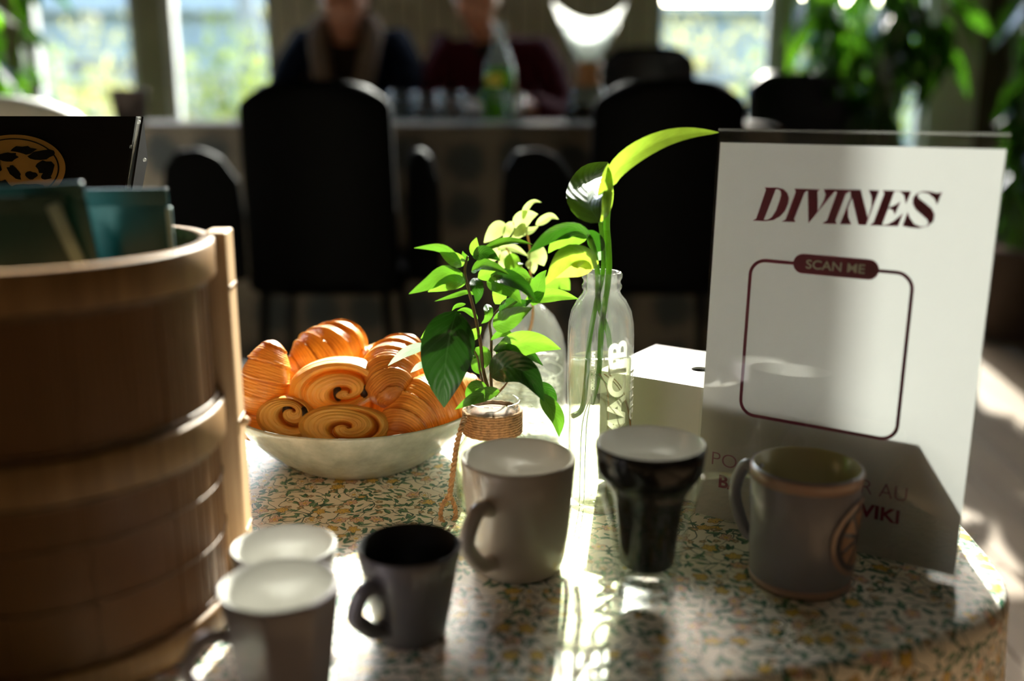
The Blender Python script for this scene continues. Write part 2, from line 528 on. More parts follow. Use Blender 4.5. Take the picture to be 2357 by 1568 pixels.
M['leaf_dark'] = leafmat('dark_leaf', (.016, .060, .010), (.045, .19, .008), .20, rough=.28, spec=.5, coat=.35)
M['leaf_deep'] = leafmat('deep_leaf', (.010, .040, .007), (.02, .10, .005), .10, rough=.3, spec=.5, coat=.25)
M['leaf_gloss'] = leafmat('glossy_leaf', (.03, .10, .015), (.09, .20, .01), .22, rough=.42, spec=1.0, coat=1.0)
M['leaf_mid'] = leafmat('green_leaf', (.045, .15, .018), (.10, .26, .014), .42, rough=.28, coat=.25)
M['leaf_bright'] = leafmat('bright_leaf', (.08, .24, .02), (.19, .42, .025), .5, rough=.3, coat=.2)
M['leaf_pale'] = leafmat('pale_leaf', (.34, .44, .14), (.42, .52, .16), .55, rough=.4)
M['leaf_pothos'] = leafmat('pothos_leaf', (.10, .26, .02), (.30, .46, .035), .50, rough=.22, coat=.4)
M['leaf_yellow'] = leafmat('yellow_leaf', (.34, .36, .05), (.60, .58, .08), .5, rough=.35)
M['leaf_grey'] = leafmat('grey_leaf', (.30, .40, .33), (.4, .55, .35), .3, rough=.4)
M['mug_grey'] = simple('grey_ceramic', (.43, .37, .33), .28, coat=.3, nscale=12, var=.05)
M['mug_grey_in'] = simple('grey_ceramic_inside', (.55, .52, .47), .22, coat=.4, nscale=12, var=.04)
M['mug_white'] = simple('white_ceramic', (.60, .59, .55), .22, coat=.5, nscale=12, var=.03)
M['mug_mauve'] = simple('mauve_ceramic', (.25, .22, .25), .35, coat=.2, nscale=12, var=.05)
M['mug_charcoal'] = simple('charcoal_ceramic', (.12, .115, .125), .32, coat=.2, nscale=12, var=.05)
M['mug_black'] = simple('black_ceramic', (.004, .004, .0045), .22, coat=.15, spec=.25, nscale=12)
M['mug_blackin'] = simple('black_matt_inside', (.006, .006, .006), .5, spec=.2, nscale=12)
M['mug_lav'] = simple('lavender_ceramic', (.25, .24, .28), .28, coat=.3, nscale=12, var=.05)
M['mug_pink'] = simple('pink_band', (.42, .27, .21), .3, coat=.3, var=.05)
M['mug_olive'] = simple('olive_glaze_inside', (.40, .36, .20), .25, coat=.4, nscale=12, var=.05)
M['orange_print'] = simple('orange_slice_print', (.42, .22, .12), .35, var=.2, nscale=90)
M['slice_dark'] = simple('dark_slice_print', (.10, .08, .10), .4)
M['maroon'] = simple('maroon_ink', (.20, .008, .045), .5, var=.03)
M['maroon_thin'] = simple('maroon_ink_light', (.30, .10, .16), .5, var=.03)
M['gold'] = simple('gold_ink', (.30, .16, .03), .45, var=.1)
M['gold_lit'] = simple('lit_gold_ink', (.75, .48, .12), .4)  # brighter copy of the gold ink, its lit look put into the colour
M['black_card'] = simple('black_card', (.004, .0035, .003), .5, spec=.15)
M['teal'] = simple('teal_foil', (.016, .062, .055), .4, metal=.1, nscale=14, var=.35, bmp=.4, bdist=.004, cs=26)
M['teal_bright'] = simple('teal_foil_bright', (.010, .085, .090), .35, metal=.1, nscale=14, var=.3)
M['silver'] = simple('crimped_foil', (.24, .36, .36), .3, metal=.3, nscale=40, var=.2)
M['cork'] = simple('wooden_collar', (.33, .15, .05), .5, nscale=30, var=.25)
M['filter'] = None
def paperm(name, col, tr, tcol=None):
    m, nt, out = newmat(name)
    b = bsdf(nt, out, col, .6, link=False)
    tl = nt.nodes.new('ShaderNodeBsdfTranslucent'); tl.inputs[0].default_value = (*(tcol or col), 1)
    n = noise(nt, 60, 4)
    nt.links.new(ramp(nt, n, [(.3, tuple(c*.97 for c in col)), (.7, col)]), b.inputs['Base Color'])
    mx = nt.nodes.new('ShaderNodeMixShader'); mx.inputs[0].default_value = tr
    nt.links.new(b.outputs[0], mx.inputs[1]); nt.links.new(tl.outputs[0], mx.inputs[2]); nt.links.new(mx.outputs[0], out.inputs[0])
    return m
M['filter'] = paperm('filter_paper', (.85, .85, .80), .5)
M['sheet'] = paperm('printed_sheet', (.45, .425, .40), .15, (.90, .89, .88))
M['print_white'] = paperm('white_glass_print', (.90, .88, .80), .6)
M['skin'] = simple('skin', (.42, .17, .09), .5, var=.08)
M['hair'] = simple('dark_hair', (.02, .012, .008), .5, bmp=.5)
M['navy'] = simple('navy_wool', (.006, .010, .022), .9, spec=.1, bmp=.3)
M['brown_top'] = simple('dark_brown_knit', (.02, .012, .008), .9, spec=.1)
M['scarf'] = simple('beige_scarf', (.17, .12, .085), .9, spec=.1, bmp=.3)
M['burgundy'] = simple('burgundy_knit', (.055, .006, .010), .9, spec=.1, bmp=.3)
M['grass'] = simple('garden_lawn', (.05, .09, .02), .9, nscale=5, var=.4)
M['terrace'] = simple('pale_terrace', (.20, .20, .19), .8, nscale=3)
M['fence_pale'] = simple('pale_blue_grey_paint', (.27, .29, .29), .7, nscale=5)
M['fence_white'] = simple('white_paint', (.36, .36, .34), .7, nscale=5)
M['bush'] = leafmat('bush_leaf', (.035, .07, .018), (.26, .33, .06), .5, rough=.45)
M['bush2'] = leafmat('yellow_bush_leaf', (.09, .10, .035), (.42, .40, .14), .5, rough=.45)
M['plant_in'] = leafmat('indoor_leaf', (.008, .030, .006), (.06, .20, .008), .3, rough=.2, spec=.8, coat=.9)
M['plant_in_bright'] = leafmat('indoor_bright_leaf', (.03, .11, .01), (.18, .50, .014), .45, rough=.28, coat=.5)
M['pot'] = simple('brown_pot', (.085, .06, .05), .6)
M['whitechair'] = simple('white_shell', (.62, .62, .58), .5)
M['pale_curtain'] = paperm('pale_curtain', (.30, .35, .36), .25)
M['bottle_green'] = glassy('green_drink', (.35, .62, .12), .05, haze=.12, hazecol=(.35, .6, .1), ior=1.2)
M['lime_label'] = simple('yellow_label', (.60, .45, .03), .5)
M['table_wood'] = wood('dark_wood', (.08, .05, .03), (.04, .025, .015))
M['aqua'] = glassy('clear_glass_far', (.80, .84, .84), .02, refl=.45, haze=.006, edge=.5)

# ================================================================== THE ROOM
WY = 4.30                                    # back wall plane
fl = struct(box('floor', (-.5, 1.6, -.03), (2.6, 3.0, .018), M['table_wood']))
rp = random.Random(3)
x = -3.0; k = 0
while x < 2.05:
    y0 = -1.3 + rp.uniform(-.6, 0)
    while y0 < 4.25:
        ln = rp.uniform(1.3, 2.1)
        a, b_ = max(y0, -1.35), min(y0+ln, 4.28)
        if b_ - a > .1:
            p = box('plank', (x+.065+.5, (a+b_)/2-1.6, .018+.012), (.0635, (b_-a)/2-.001, .0119), M['plank'], fl, .0015, 1)
            p.location.x = x + .065 + .5
        y0 += ln
    x += .13
struct(box('ceiling', (-.5, 1.6, 3.32), (2.6, 3.0, .05), M['ceiling']))
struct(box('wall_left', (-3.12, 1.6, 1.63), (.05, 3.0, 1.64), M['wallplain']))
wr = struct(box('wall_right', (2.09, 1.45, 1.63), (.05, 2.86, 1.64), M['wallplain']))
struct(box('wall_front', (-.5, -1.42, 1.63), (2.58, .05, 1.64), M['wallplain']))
struct(box('baseboard_right', (2.032, 1.45, .06), (.008, 2.85, .06), M['table_wood'], None, .003, 1))
wb = thing('wall_back', None, None, (0, WY, 0)); wb['kind'] = 'structure'
ZT0, ZT1 = 1.72, 1.78                        # transom below the clerestory
def wpart(name, x0, x1, z0, z1, mat, d=.05, dy=0, bevel=.004):
    return box(name, ((x0+x1)/2, dy, (z0+z1)/2), ((x1-x0)/2, d, (z1-z0)/2), mat, wb, bevel, 1)
# solid parts of the wall
wpart('panel_backing', -.98, .587, .0, ZT0, M['wallplain'], .035, .02)
nb = 22; bw = (.587+.98)/nb
for i in range(nb):
    wpart('board', -.98+i*bw+.003, -.98+(i+1)*bw-.003, .0, ZT0, M['wallboard'], .008, -.024, .004)
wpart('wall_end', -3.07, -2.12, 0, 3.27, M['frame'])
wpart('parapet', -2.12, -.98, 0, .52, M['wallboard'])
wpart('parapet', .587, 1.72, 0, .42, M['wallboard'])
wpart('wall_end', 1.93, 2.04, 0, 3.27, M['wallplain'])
wpart('transom', -2.12, 1.93, ZT0, ZT1, M['frame'], .045)
wpart('lintel', -2.12, 1.93, 3.12, 3.27, M['frame'])
for xm, xw in ((-1.48, .055), (-.98, .055), (-.22, .055), (.675, .075), (1.42, .055)):
    wpart('mullion', xm-xw, xm+xw, ZT1, 3.12, M['frame'], .045, 0)
def window(n, x0, x1, z0, z1, post=.03, mat=None, bars=()):
    r = thing('window_%d' % n, None, None, (0, WY, 0)); r['kind'] = 'structure'
    mat = mat or M['frame_pale']
    for (a, b_, c, d) in ((x0, x0+post, z0, z1), (x1-post, x1, z0, z1), (x0+post, x1-post, z0, z0+post), (x0+post, x1-post, z1-post, z1)):
        box('frame_rail', ((a+b_)/2, 0, (c+d)/2), ((b_-a)/2, .03, (d-c)/2), mat, r, .004, 1)
    for zb in bars:
        box('glazing_bar', ((x0+x1)/2, 0, zb), ((x1-x0)/2-post, .015, .012), mat, r, .003, 1)
    box('pane', ((x0+x1)/2, .0, (z0+z1)/2), ((x1-x0)/2-post, .002, (z1-z0)/2-post), M['pane'], r)
    box('window_sill', ((x0+x1)/2, -.07, z0-.012), ((x1-x0)/2+.02, .055, .0118), mat, r, .004, 1)
    return r
wpart('post', -1.545, -1.42, .52, ZT0, M['frame'], .05)
wpart('post', -2.12, -1.99, .52, ZT0, M['frame'], .05)
window(1, -1.99, -1.545, .52, ZT0)
window(2, -1.42, -.98, .52, ZT0)
window(3, .587, 1.08, .42, ZT0)
wpart('post', 1.08, 1.15, .42, ZT0, M['frame'], .05)
window(4, 1.15, 1.72, .42, ZT0)
wpart('pier', 1.72, 1.93, 0, ZT0, M['frame_pale'], .05)
cl = thing('window_5', None, None, (0, WY, 0)); cl['kind'] = 'structure'
for a, b_ in ((-2.12, -1.535), (-1.425, -1.035), (-.925, -.275), (-.165, .60), (.75, 1.365), (1.475, 1.93)):
    box('pane', ((a+b_)/2, 0, (ZT1+3.12)/2), ((b_-a)/2, .002, (3.12-ZT1)/2), M['pane'], cl)
box('baseboard_back', (-.2, WY-.04, .06), (.78, .007, .06), M['frame'], None, .003, 1)['kind'] = 'structure'

# ------------------------------------------------------------------ the garden outside
g = struct(box('garden_ground', (0, 14.4, -.28), (12, 9.9, .05), M['grass']))
struct(box('terrace_ground', (0, 5.3, -.245), (5, .9, .02), M['terrace']))
# pale building far behind, with siding boards
gh = thing('garden_house', 'pale boarded garden building behind the hedge, seen through the windows', 'building', (0, 13.0, -.23))
box('wall', (-1.5, .15, 1.0), (7.5, .12, 1.0), M['fence_pale'], gh)
for i in range(10):
    box('siding_board', (-1.5, .015, .1+i*.2), (7.5, .012, .094), M['fence_pale'], gh, .006, 1)
box('roof', (-1.5, .25, 2.17), (7.8, .5, .05), M['fence_white'], gh, .01, 1)
box('wall', (-1.5, .15, 2.06), (7.5, .12, .06), M['fence_pale'], gh)
box('gable_wall', (-5.5, .30, 1.9), (4.2, .10, 1.2), M['fence_pale'], gh)
for i in range(5):
    box('siding_board', (-5.5, .18, 2.32+i*.18), (4.2, .015, .08), M['fence_pale'], gh, .006, 1)
for xw in (-5.2, -3.0, 2.2):
    f_ = box('window_frame', (xw, -.005, 1.1), (.45, .03, .5), M['fence_white'], gh, .008, 1)
    box('pane', (0, -.034, 0), (.38, .004, .43), M['black_chair_glossy'], f_)
# balustrade
def balustrade(x0, x1, y, label, n):
    r = thing('balustrade', label, 'balustrade', ((x0+x1)/2, y, -.23))
    hl = (x1-x0)/2
    box('top_rail', (0, 0, 1.22), (hl, .04, .045), M['fence_white'], r, .008, 1)
    box('mid_rail', (0, 0, 1.02), (hl, .025, .03), M['fence_white'], r, .006, 1)
    box('bottom_rail', (0, 0, .12), (hl, .03, .03), M['fence_white'], r, .006, 1)
    me = None
    for i in range(n):
        xx = -hl + .06 + i*(2*hl-.12)/(n-1)
        if me is None:
            o = lathe('baluster', [(.02, .15), (.035, .2), (.022, .3), (.04, .45), (.03, .7), (.02, .9), (.03, .99)], M['fence_white'], r, 12, loc=(xx, 0, 0)); me = o.data
        else:
            obj('baluster', me, None, r, loc=(xx, 0, 0))
    return r
balustrade(-5.4, -1.7, 7.4, 'white garden balustrade beyond the two left windows', 26)
balustrade(.4, 3.9, 7.8, 'white garden balustrade beyond the right window', 24)
def leafquad(c, d, n, L_, W_):
    d = d.normalized(); s = d.cross(n).normalized(); nn = s.cross(d)
    p = [c, c + d*L_*.4 + s*W_*.5 + nn*L_*.03, c + d*L_*.45 - nn*L_*.04, c + d*L_*.4 - s*W_*.5 + nn*L_*.03, c + d*L_]
    return p, [(0, 1, 2), (0, 2, 3), (1, 4, 2), (2, 4, 3)], [(0, 0), (.4, 1), (.45, 0), (.4, -1), (1, 0)]
def bush(x, y, rx, ry, h, n, mat, label, seed, size=.07):
    R = random.Random(seed)
    r = thing('garden_shrub', label, 'shrub', (x, y, -.23), 0, 'shrubs in the garden')
    mb = MB()
    for i in range(n):
        a = R.uniform(0, 2*pi); ph = R.uniform(-.2, 1); rad = R.uniform(.25, 1.3)
        dirv = Vector((cos(a)*sqrt(max(0, 1-ph*ph)), sin(a)*sqrt(max(0, 1-ph*ph)), ph))
        c = Vector((dirv.x*rx*rad, dirv.y*ry*rad, h*.52 + dirv.z*h*.5*rad))
        dd = (dirv + Vector((R.uniform(-.8, .8), R.uniform(-.8, .8), R.uniform(-.8, .5))))
        nn = Vector((R.uniform(-1, 1), R.uniform(-1, 1), R.uniform(-.3, 1))).normalized()
        vs, fs, us = leafquad(c, dd, nn, size*R.uniform(.7, 1.4), size*R.uniform(.4, .6))
        mb.add(vs, fs, us)
    f_ = mb.build('foliage', mat, r); f_['kind'] = 'stuff'
    mb = MB()
    for i in range(6):
        a = i*1.05; t = Vector((cos(a)*rx*.7, sin(a)*ry*.7, h*R.uniform(.6, .9)))
        mb.add(*tube_data([(0, 0, 0), (t.x*.3, t.y*.3, t.z*.5), t], [.03, .02, .006], 6))
    mb.build('branches', M['stem_brown'], r)
B1 = 'low green shrub in the garden, seen through the '
bush(-3.1, 6.6, .55, .4, 1.2, 900, M['bush'], B1+'far left window', 1)
bush(-2.35, 6.2, .35, .3, 1.1, 800, M['bush2'], 'yellowish shrub by the balustrade outside the far left window', 2)
bush(-1.75, 6.4, .35, .3, 1.35, 900, M['bush'], B1+'second window, left half', 3)
bush(-1.5, 8.6, .7, .4, 1.75, 1100, M['bush2'], 'tall pale yellow-green shrub outside the second window', 4)
bush(-3.6, 9.2, .8, .4, 1.55, 1000, M['bush2'], 'wide pale yellow-green shrub outside the far left window', 8)
bush(1.0, 6.3, .35, .3, 1.05, 800, M['bush2'], 'yellowish flowering shrub outside the window right of the carafe', 5)
bush(1.45, 8.4, .7, .4, 1.55, 1100, M['bush2'], 'tall pale shrub outside the window right of the carafe', 6)
bush(2.3, 6.9, .6, .4, 1.8, 1400, M['bush'], 'tall dark green shrub outside, behind the indoor plants', 7)
# slanting trunk outside the second window
tr = thing('garden_tree', 'small tree with a leaning grey trunk outside the second window', 'tree', (-1.62, 6.9, -.23))
tube('trunk', smoothp([(0.12, 0, 0), (.02, 0, .7), (-.12, 0, 1.5), (-.22, 0, 2.6)]), [.085]*13+[.06]*6, M['fence_pale'], tr, 12)
mb = MB(); R_ = random.Random(5)
for i in range(700):
    c = Vector((-.25+R_.gauss(0, .5), R_.gauss(0, .4), 2.9+R_.gauss(0, .3)))
    mb.add(*leafquad(c, Vector((R_.gauss(0, 1), R_.gauss(0, 1), R_.gauss(-.3, 1))), Vector((R_.gauss(0, 1), R_.gauss(0, 1), 1)), .1, .05))
f_ = mb.build('crown', M['bush'], tr); f_['kind'] = 'stuff'

# ================================================================== NEAR TABLE
out_pts = [(.362, 1.0), (.364, .85), (.362, .74), (.345, .645), (.285, .588), (.17, .545), (0, .49), (-.25, .40), (-.50, .33),
           (-.72, .34), (-.84, .45), (-.86, .65), (-.86, .9), (-.78, 1.02), (-.55, 1.07), (-.2, 1.08), (.1, 1.08), (.30, 1.07)]
OUT = smoothp([(x, y, 0) for x, y in out_pts], 8, closed=True)
cen = Vector((-.2, .76, 0))
NO = len(OUT)
def outn(i):
    t = (OUT[(i+1) % NO]-OUT[i-1]).normalized(); return Vector((t.y, -t.x, 0)) if Vector((t.y, -t.x, 0)).dot(OUT[i]-cen) > 0 else Vector((-t.y, t.x, 0))
tb = thing('side_table', 'low side table under the floral cloth in the foreground', 'table', (-.2, .76, 0))
n_ = NO
vs = []
for z in (TZ-.028, TZ-.003):
    for p in OUT:
        q = cen + (p-cen)*.985; vs.append((q.x, q.y, z))
fs = [tuple(range(n_)), tuple(reversed(range(n_, 2*n_)))] + [(i, i+n_, (i+1) % n_+n_, (i+1) % n_) for i in range(n_)]
loc_par(obj('tabletop', mesh('tabletop', vs, fs, False), M['table_wood']), tb)
for (lx, ly) in ((.24, .72), (-.66, .52), (.20, .96), (-.66, .92)):
    loc_par(tube('leg', [(lx, ly, 0.0), (lx, ly, TZ-.028)], [.014, .02], M['black_metal'], None, 14), tb)
# the cloth
vs = []; us = []; fs = []
fr = [0.0001] + [i/14 for i in range(1, 14)] + [.965, .985, .997]
for f in fr:
    for p in OUT:
        q = cen + (p-cen)*f; vs.append(Vector((q.x, q.y, TZ))); us.append((q.x, q.y))
drop = [(.003, -.001), (.0062, -.004), (.0080, -.010), (.009, -.03), (.011, -.06), (.015, -.10), (.020, -.16), (.026, -.22)]
for di, (o_, dz) in enumerate(drop):
    for i, p in enumerate(OUT):
        nn = outn(i); wv = sin(i*2*pi/NO*17)*.010*max(0, (-dz-.03))/.2 + sin(i*2*pi/NO*7+1)*.008*max(0, -dz-.03)/.2
        q = p + nn*(o_+wv); vs.append(Vector((q.x, q.y, TZ+dz)))
        q2 = p + nn*(-dz+.004); us.append((q2.x, q2.y))
nr = len(fr)+len(drop)
for r_ in range(nr-1):
    for i in range(NO):
        j = (i+1) % NO; fs.append((r_*NO+i, r_*NO+j, (r_+1)*NO+j, (r_+1)*NO+i))
tcl = obj('tablecloth', mesh('tablecloth', vs, fs, True, us), M['cloth'])
tag(tcl, 'cream oilcloth with small green, pink and yellow flowers on the near table', 'tablecloth')

# ------------------------------------------------------------------ mugs
def mug_body(name, R, rb, h, th=.0032, prof=None, parent=None, mat=None, n=72):
    o = prof or [(rb*.93, 0.0), (rb, .002), (rb+(R-rb)*.5, h*.5), (R, h-.002)]
    outer = [(rb*.6, .0015)] + o
    P = [(1e-5, .0015)] + outer + [(R-th*.5, h), (R-th, h-.0015)]
    return P
def mug(name, label, x, y, R, rb, h, mo, mi, th=.0032, outer=None, handle=None, hs=1.0, z=TZ, facets=0, group=None, hw=.0055):
    r = thing(name, label, 'mug', (x, y, z), 0, group)
    oc = outer or [(rb*.94, 0.0), (rb, .0025), (rb+(R-rb)*.35, h*.35), (rb+(R-rb)*.7, h*.7), (R, h-.0022)]
    prof = [(0, .002), (rb*.7, .002), (rb*.8, 0.0)] + oc + [(R-.0005, h-.0007), (R-th*.5, h)]
    if facets:
        vs, fs, us = lathe_data([(max(a, 1e-5), b_) for a, b_ in prof], 96)
        for v in vs:
            a = atan2(v.y, v.x); rr = sqrt(v.x**2+v.y**2)
            if rr > .01:
                sec = 2*pi/facets; q = (a % sec) - sec/2
                k = cos(sec/2)/cos(q)
                t = min(1, max(0, (h*1.02-v.z)/(h*.25)))
                k = 1 + (k-1)*(.35+.65*t)
                v.x *= k*1.02; v.y *= k*1.02
        obj('body', mesh('body', vs, fs, True, us), mo, r)
    else:
        lathe('body', prof, mo, r, 96)
    inner = [(R-th*.5, h)] + [(R-th, h-.0012)] + [(a-th, max(b_, .006)) for a, b_ in reversed(oc[:-1]) if b_ > .006] + [(rb*.75, .0065), (rb*.5, .005), (0, .005)]
    lathe('inside', inner, mi, r, 96)
    if handle is not None:
        ang, zt, zb, ext = handle
        d = Vector((sin(ang), -cos(ang), 0))                   # ang measured from facing the camera, + to the right
        def ra(zz):
            t = zz/h; return rb+(R-rb)*t
        pts = smoothp([d*(ra(zt)-.003)+Vector((0, 0, zt)), d*(ra(zt)+ext*.55)+Vector((0, 0, zt+.002)), d*(ra(zt)+ext)+Vector((0, 0, (zt*.62+zb*.38))),
                       d*(ra(zb)+ext*.85)+Vector((0, 0, zt*.25+zb*.75)), d*(ra(zb)+ext*.4)+Vector((0, 0, zb)), d*(ra(zb)-.003)+Vector((0, 0, zb-.002))], 8)
        vs, fs, us = tube_data(pts, [hw*1.25]*3+[hw]*(len(pts)-6)+[hw*1.2]*3, 14)
        obj('handle', mesh('handle', vs, fs, True, us), mo, r)
    return r
mug('mug', 'tall white-lined mug with grey faceted outside, nearest the lower edge', -.129, .503, .0335, .024, .077, M['mug_mauve'], M['mug_white'], .0038, facets=8, handle=(radians(-62), .052, .014, .022), hw=.004)
mug('mug', 'white mug standing behind the faceted one and beside the bamboo basket', -.147, .592, .0340, .025, .059, M['mug_white'], M['mug_white'], .0036)
mug('mug', 'charcoal mug with a black inside, right of the white mugs', -.0655, .584, .0335, .0225, .063, M['mug_charcoal'], M['mug_blackin'], .0028, handle=(radians(-38), .044, .016, .018))
mug('mug', 'large plain grey mug with its handle towards the viewer, middle of the row', .0044, .679, .0415, .0325, .087, M['mug_grey'], M['mug_grey_in'], .0032, handle=(radians(-33), .060, .020, .026), hw=.0058,
    outer=[(.028, 0), (.032, .003), (.0345, .012), (.037, .03), (.0395, .06), (.0415, .085)])
# black cup nested in a glass tumbler
gt = thing('glass_tumbler', 'clear glass tumbler that holds the black cup', 'glass', (.0937, .638, TZ))
lathe('glass_wall', [(.0185, .0), (.0202, .002), (.0235, .03), (.0285, .058), (.0350, .080), (.0368, .0885), (.0362, .0892), (.0352, .0885), (.0335, .082), (.0272, .060), (.0222, .032), (.0190, .012), (.0165, .010), (.001, .010)], M['glass_plain'], gt, 80)
lathe('glass_base', [(.0, .0), (.0185, .0), (.0165, .0095), (.0, .0095)], M['glass_plain'], gt, 64)
mug('cup', 'black stepped cup with a white inside, set into a clear glass tumbler', .0937, .638, .0376, .0200, .0885, M['mug_black'], M['mug_white'], .0026, z=TZ+.0235,
    outer=[(.0175, 0), (.0190, .0015), (.0205, .02), (.0232, .044), (.0250, .052), (.0292, .0595), (.0340, .0660), (.0358, .070), (.0376, .0860)])
m5 = mug('mug', 'lavender mug with an orange slice print and pink rim, before the white sign', .2074, .660, .0385, .0350, .088, M['mug_lav'], M['mug_olive'], .0034, handle=(radians(-130), .074, .024, .016), hw=.0045,
    outer=[(.033, 0), (.0352, .003), (.0362, .02), (.0372, .05), (.0385, .0858)])
lathe('rim_band', [(.0381, .0788), (.0387, .0788), (.0389, .0858), (.0384, .0872), (.0378, .0858)], M['mug_pink'], m5, 96, closed=True)
lathe('base_band', [(.0345, .0012), (.0354, .0012), (.0364, .0070), (.0352, .0070)], M['mug_pink'], m5, 96, closed=True)
def cyl_decal(name, poly2, mat, parent, phi0, z0, off=.0005, sub=1):
    # poly2: list of (u, v) in metres around a point on the mug wall
    tri = tessellate_polygon([[Vector((u, v, 0)) for u, v in poly2]])
    vs = []
    for u, v in poly2:
        z = z0+v; r = .0350+(.0385-.0350)*min(1, z/.086)+off+.0012
        a = phi0 + u/.0375
        vs.append((r*sin(a), -r*cos(a), z))
    o = obj(name, mesh(name, vs, [tuple(t) for t in tri], True), mat, parent)
    return o
PH = radians(56)
def strip_ring(name, r0, r1, mat, parent, off):
    vs = []; fs = []; n = 48
    for i in range(n):
        a = 2*pi*i/n
        for rr in (r0, r1):
            u, v = rr*cos(a), rr*sin(a); z = .043+v; r = .0350+(.0035)*min(1, z/.086)+off
            ph = PH+u/.0375; vs.append((r*sin(ph), -r*cos(ph), z))
    for i in range(n):
        j = (i+1) % n; fs.append((2*i, 2*j, 2*j+1, 2*i+1))
    return obj(name, mesh(name, vs, fs), mat, parent)
strip_ring('slice_rind', .0248, .0285, M['mug_pink'], m5, .0021)
strip_ring('slice_pith', .001, .0248, M['slice_dark'], m5, .0016)
for k in range(9):
    a0, a1 = 2*pi*k/9+.07, 2*pi*(k+1)/9-.07
    pl = [(.005*cos((a0+a1)/2), .005*sin((a0+a1)/2))]
    for i in range(7):
        a = a0+(a1-a0)*i/6; pl.append((.0205*cos(a), .0205*sin(a)))
    vs = []; fs = []
    for u, v in pl:
        z = .043+v; r = .0350+.0035*min(1, z/.086)+.0019+.0003
        ph = PH+u/.0375; vs.append((r*sin(ph), -r*cos(ph), z))
    obj('slice_segment', mesh('slice_segment', vs, [(0, i, i+1) for i in range(1, 7)]), M['orange_print'], m5)

# ------------------------------------------------------------------ bamboo basket
BX, BY, BR, BH = -.297, .600, .108, .252
bk = thing('bamboo_basket', 'round bamboo slat basket with hoops in the left foreground', 'basket', (BX, BY, TZ))
NS = 150
vs0 = None
for i in range(NS):
    a = 2*pi*i/NS; wv = 2*pi*(BR-.002)/NS
    if vs0 is None:
        v_, f_ = boxv((0, 0, 0), (.0013, wv*.46, BH/2-.004))
        me = mesh('slat', v_, f_, False); me.materials.append(M['bamboo'])
    jr = random.Random(i).uniform(-.0005, .0005)
    o = obj('slat', me, None, bk, loc=((BR-.003+jr)*cos(a), (BR-.003+jr)*sin(a), BH/2), rot=(0, 0, a)); vs0 = me
lathe('lining', [(BR-.0056, .004), (BR-.0048, .004), (BR-.0048, BH-.006), (BR-.0056, BH-.006)], M['bamboo'], bk, 96, closed=True)
lathe('bottom_disc', [(0, .003), (BR-.006, .003), (BR-.006, .008), (0, .008)], M['bamboo'], bk, 96)
def hoop(name, z0, z1, t=.0035, rr=BR, m='hoop'):
    return lathe(name, [(rr-.0045, z0+.001), (rr+t-.001, z0), (rr+t, z0+.0015), (rr+t, z1-.0015), (rr+t-.001, z1), (rr-.0045, z1)], M[m], bk, 120, closed=True)
hoop('rim_hoop', BH-.023, BH, .004)
hoop('middle_hoop', BH-.128, BH-.104, .0035)
hoop('bottom_hoop', .004, .022, .0032)
for zc in (BH-.0255, BH-.101, BH-.131, .096, .060, .025):
    c_ = [((BR-.0010)*cos(2*pi*i/96), (BR-.0010)*sin(2*pi*i/96), zc) for i in range(96)]
    tube('binding_cord', c_, .0011 if zc in (BH-.0255, BH-.101, BH-.131) else .0005, M['stem_brown'], bk, 6, closed=True)
for (ax, ay, flip) in ((-.1925, .651, 1),):
    # upright bamboo board at the side with node joints
    bd = loc_par(box('upright', (ax, ay, TZ+.128), (.0070, .0130, .126), M['stick'], None, .0015, 2, rot=(0, 0, radians(5))), bk)
    for zz in (.217, .125, .045):
        box('node_ring', (0, 0, zz-.128), (.0079, .0112, .0016), M['hoop'], bd, .0012, 2)
    lathe('peg', [(0, 0), (.0032, 0), (.0034, .003), (.002, .005), (0, .0055)], M['stick'], bd, 16, loc=(.0072, -.002, -.005), rot=(0, pi/2, 0))
bd = box('upright', (-.108-.006, .03, .128), (.0072, .0105, .126), M['stick'], bk, .0015, 2)
# tea packets in it
def packet(name, label, pc, rz, tilt, wd, ht, th, mat, lean=0):
    r = thing(name, label, 'packet', pc, rz)
    r.rotation_euler = (tilt, lean, rz)
    nx, nz = 14, 18; vs = []; fs = []; us = []
    R = random.Random(int(wd*1e5))
    for s in (1, -1):
        for j in range(nz+1):
            for i in range(nx+1):
                u, v = i/nx, j/nz
                bul = (sin(pi*u)*sin(pi*min(1, v*1.02)))**.5 if 0 < u < 1 and 0 < v < .98 else 0
                wr_ = sin(u*13+v*7)*.0012*bul + sin(v*21-u*5)*.0008*bul
                vs.append(((u-.5)*wd, s*(th*.5*bul+.0006)+wr_, v*ht)); us.append((u, v))
    K = (nx+1)*(nz+1)
    for s in (0, 1):
        for j in range(nz):
            for i in range(nx):
                a = s*K+j*(nx+1)+i; q = (a, a+1, a+nx+2, a+nx+1)
                fs.append(q if s else tuple(reversed(q)))
    obj('pouch', mesh('pouch', vs, fs, True, us), mat, r)
    box('top_seal', (0, 0, ht+.004), (wd/2, .0010, .0055), mat, r, .0005, 1)
    return r
zb = TZ+.012
p1 = packet('tea_packet', 'dark green foil packet with a black triangle mark, at the front left of the basket', (-.325, .560, zb+.0), radians(6), radians(-3), .135, .262, .030, M['teal'])
mbt = MB(); mbt.add([(-.012, 0, .195), (.014, 0, .175), (.022, 0, .150), (-.006, 0, .165)], [(0, 3, 2, 1)])
tri = mbt.build('printed_mark', M['black_card'], p1, False); tri.location = (.02, -.0175, .04)
box('highlight_seam', (.080, -.004, .215), (.0040, .0012, .055), M['silver'], p1, .0008, 1, rot=(0, radians(-20), 0))  # pale strip paints the highlight along the packet's slanting edge
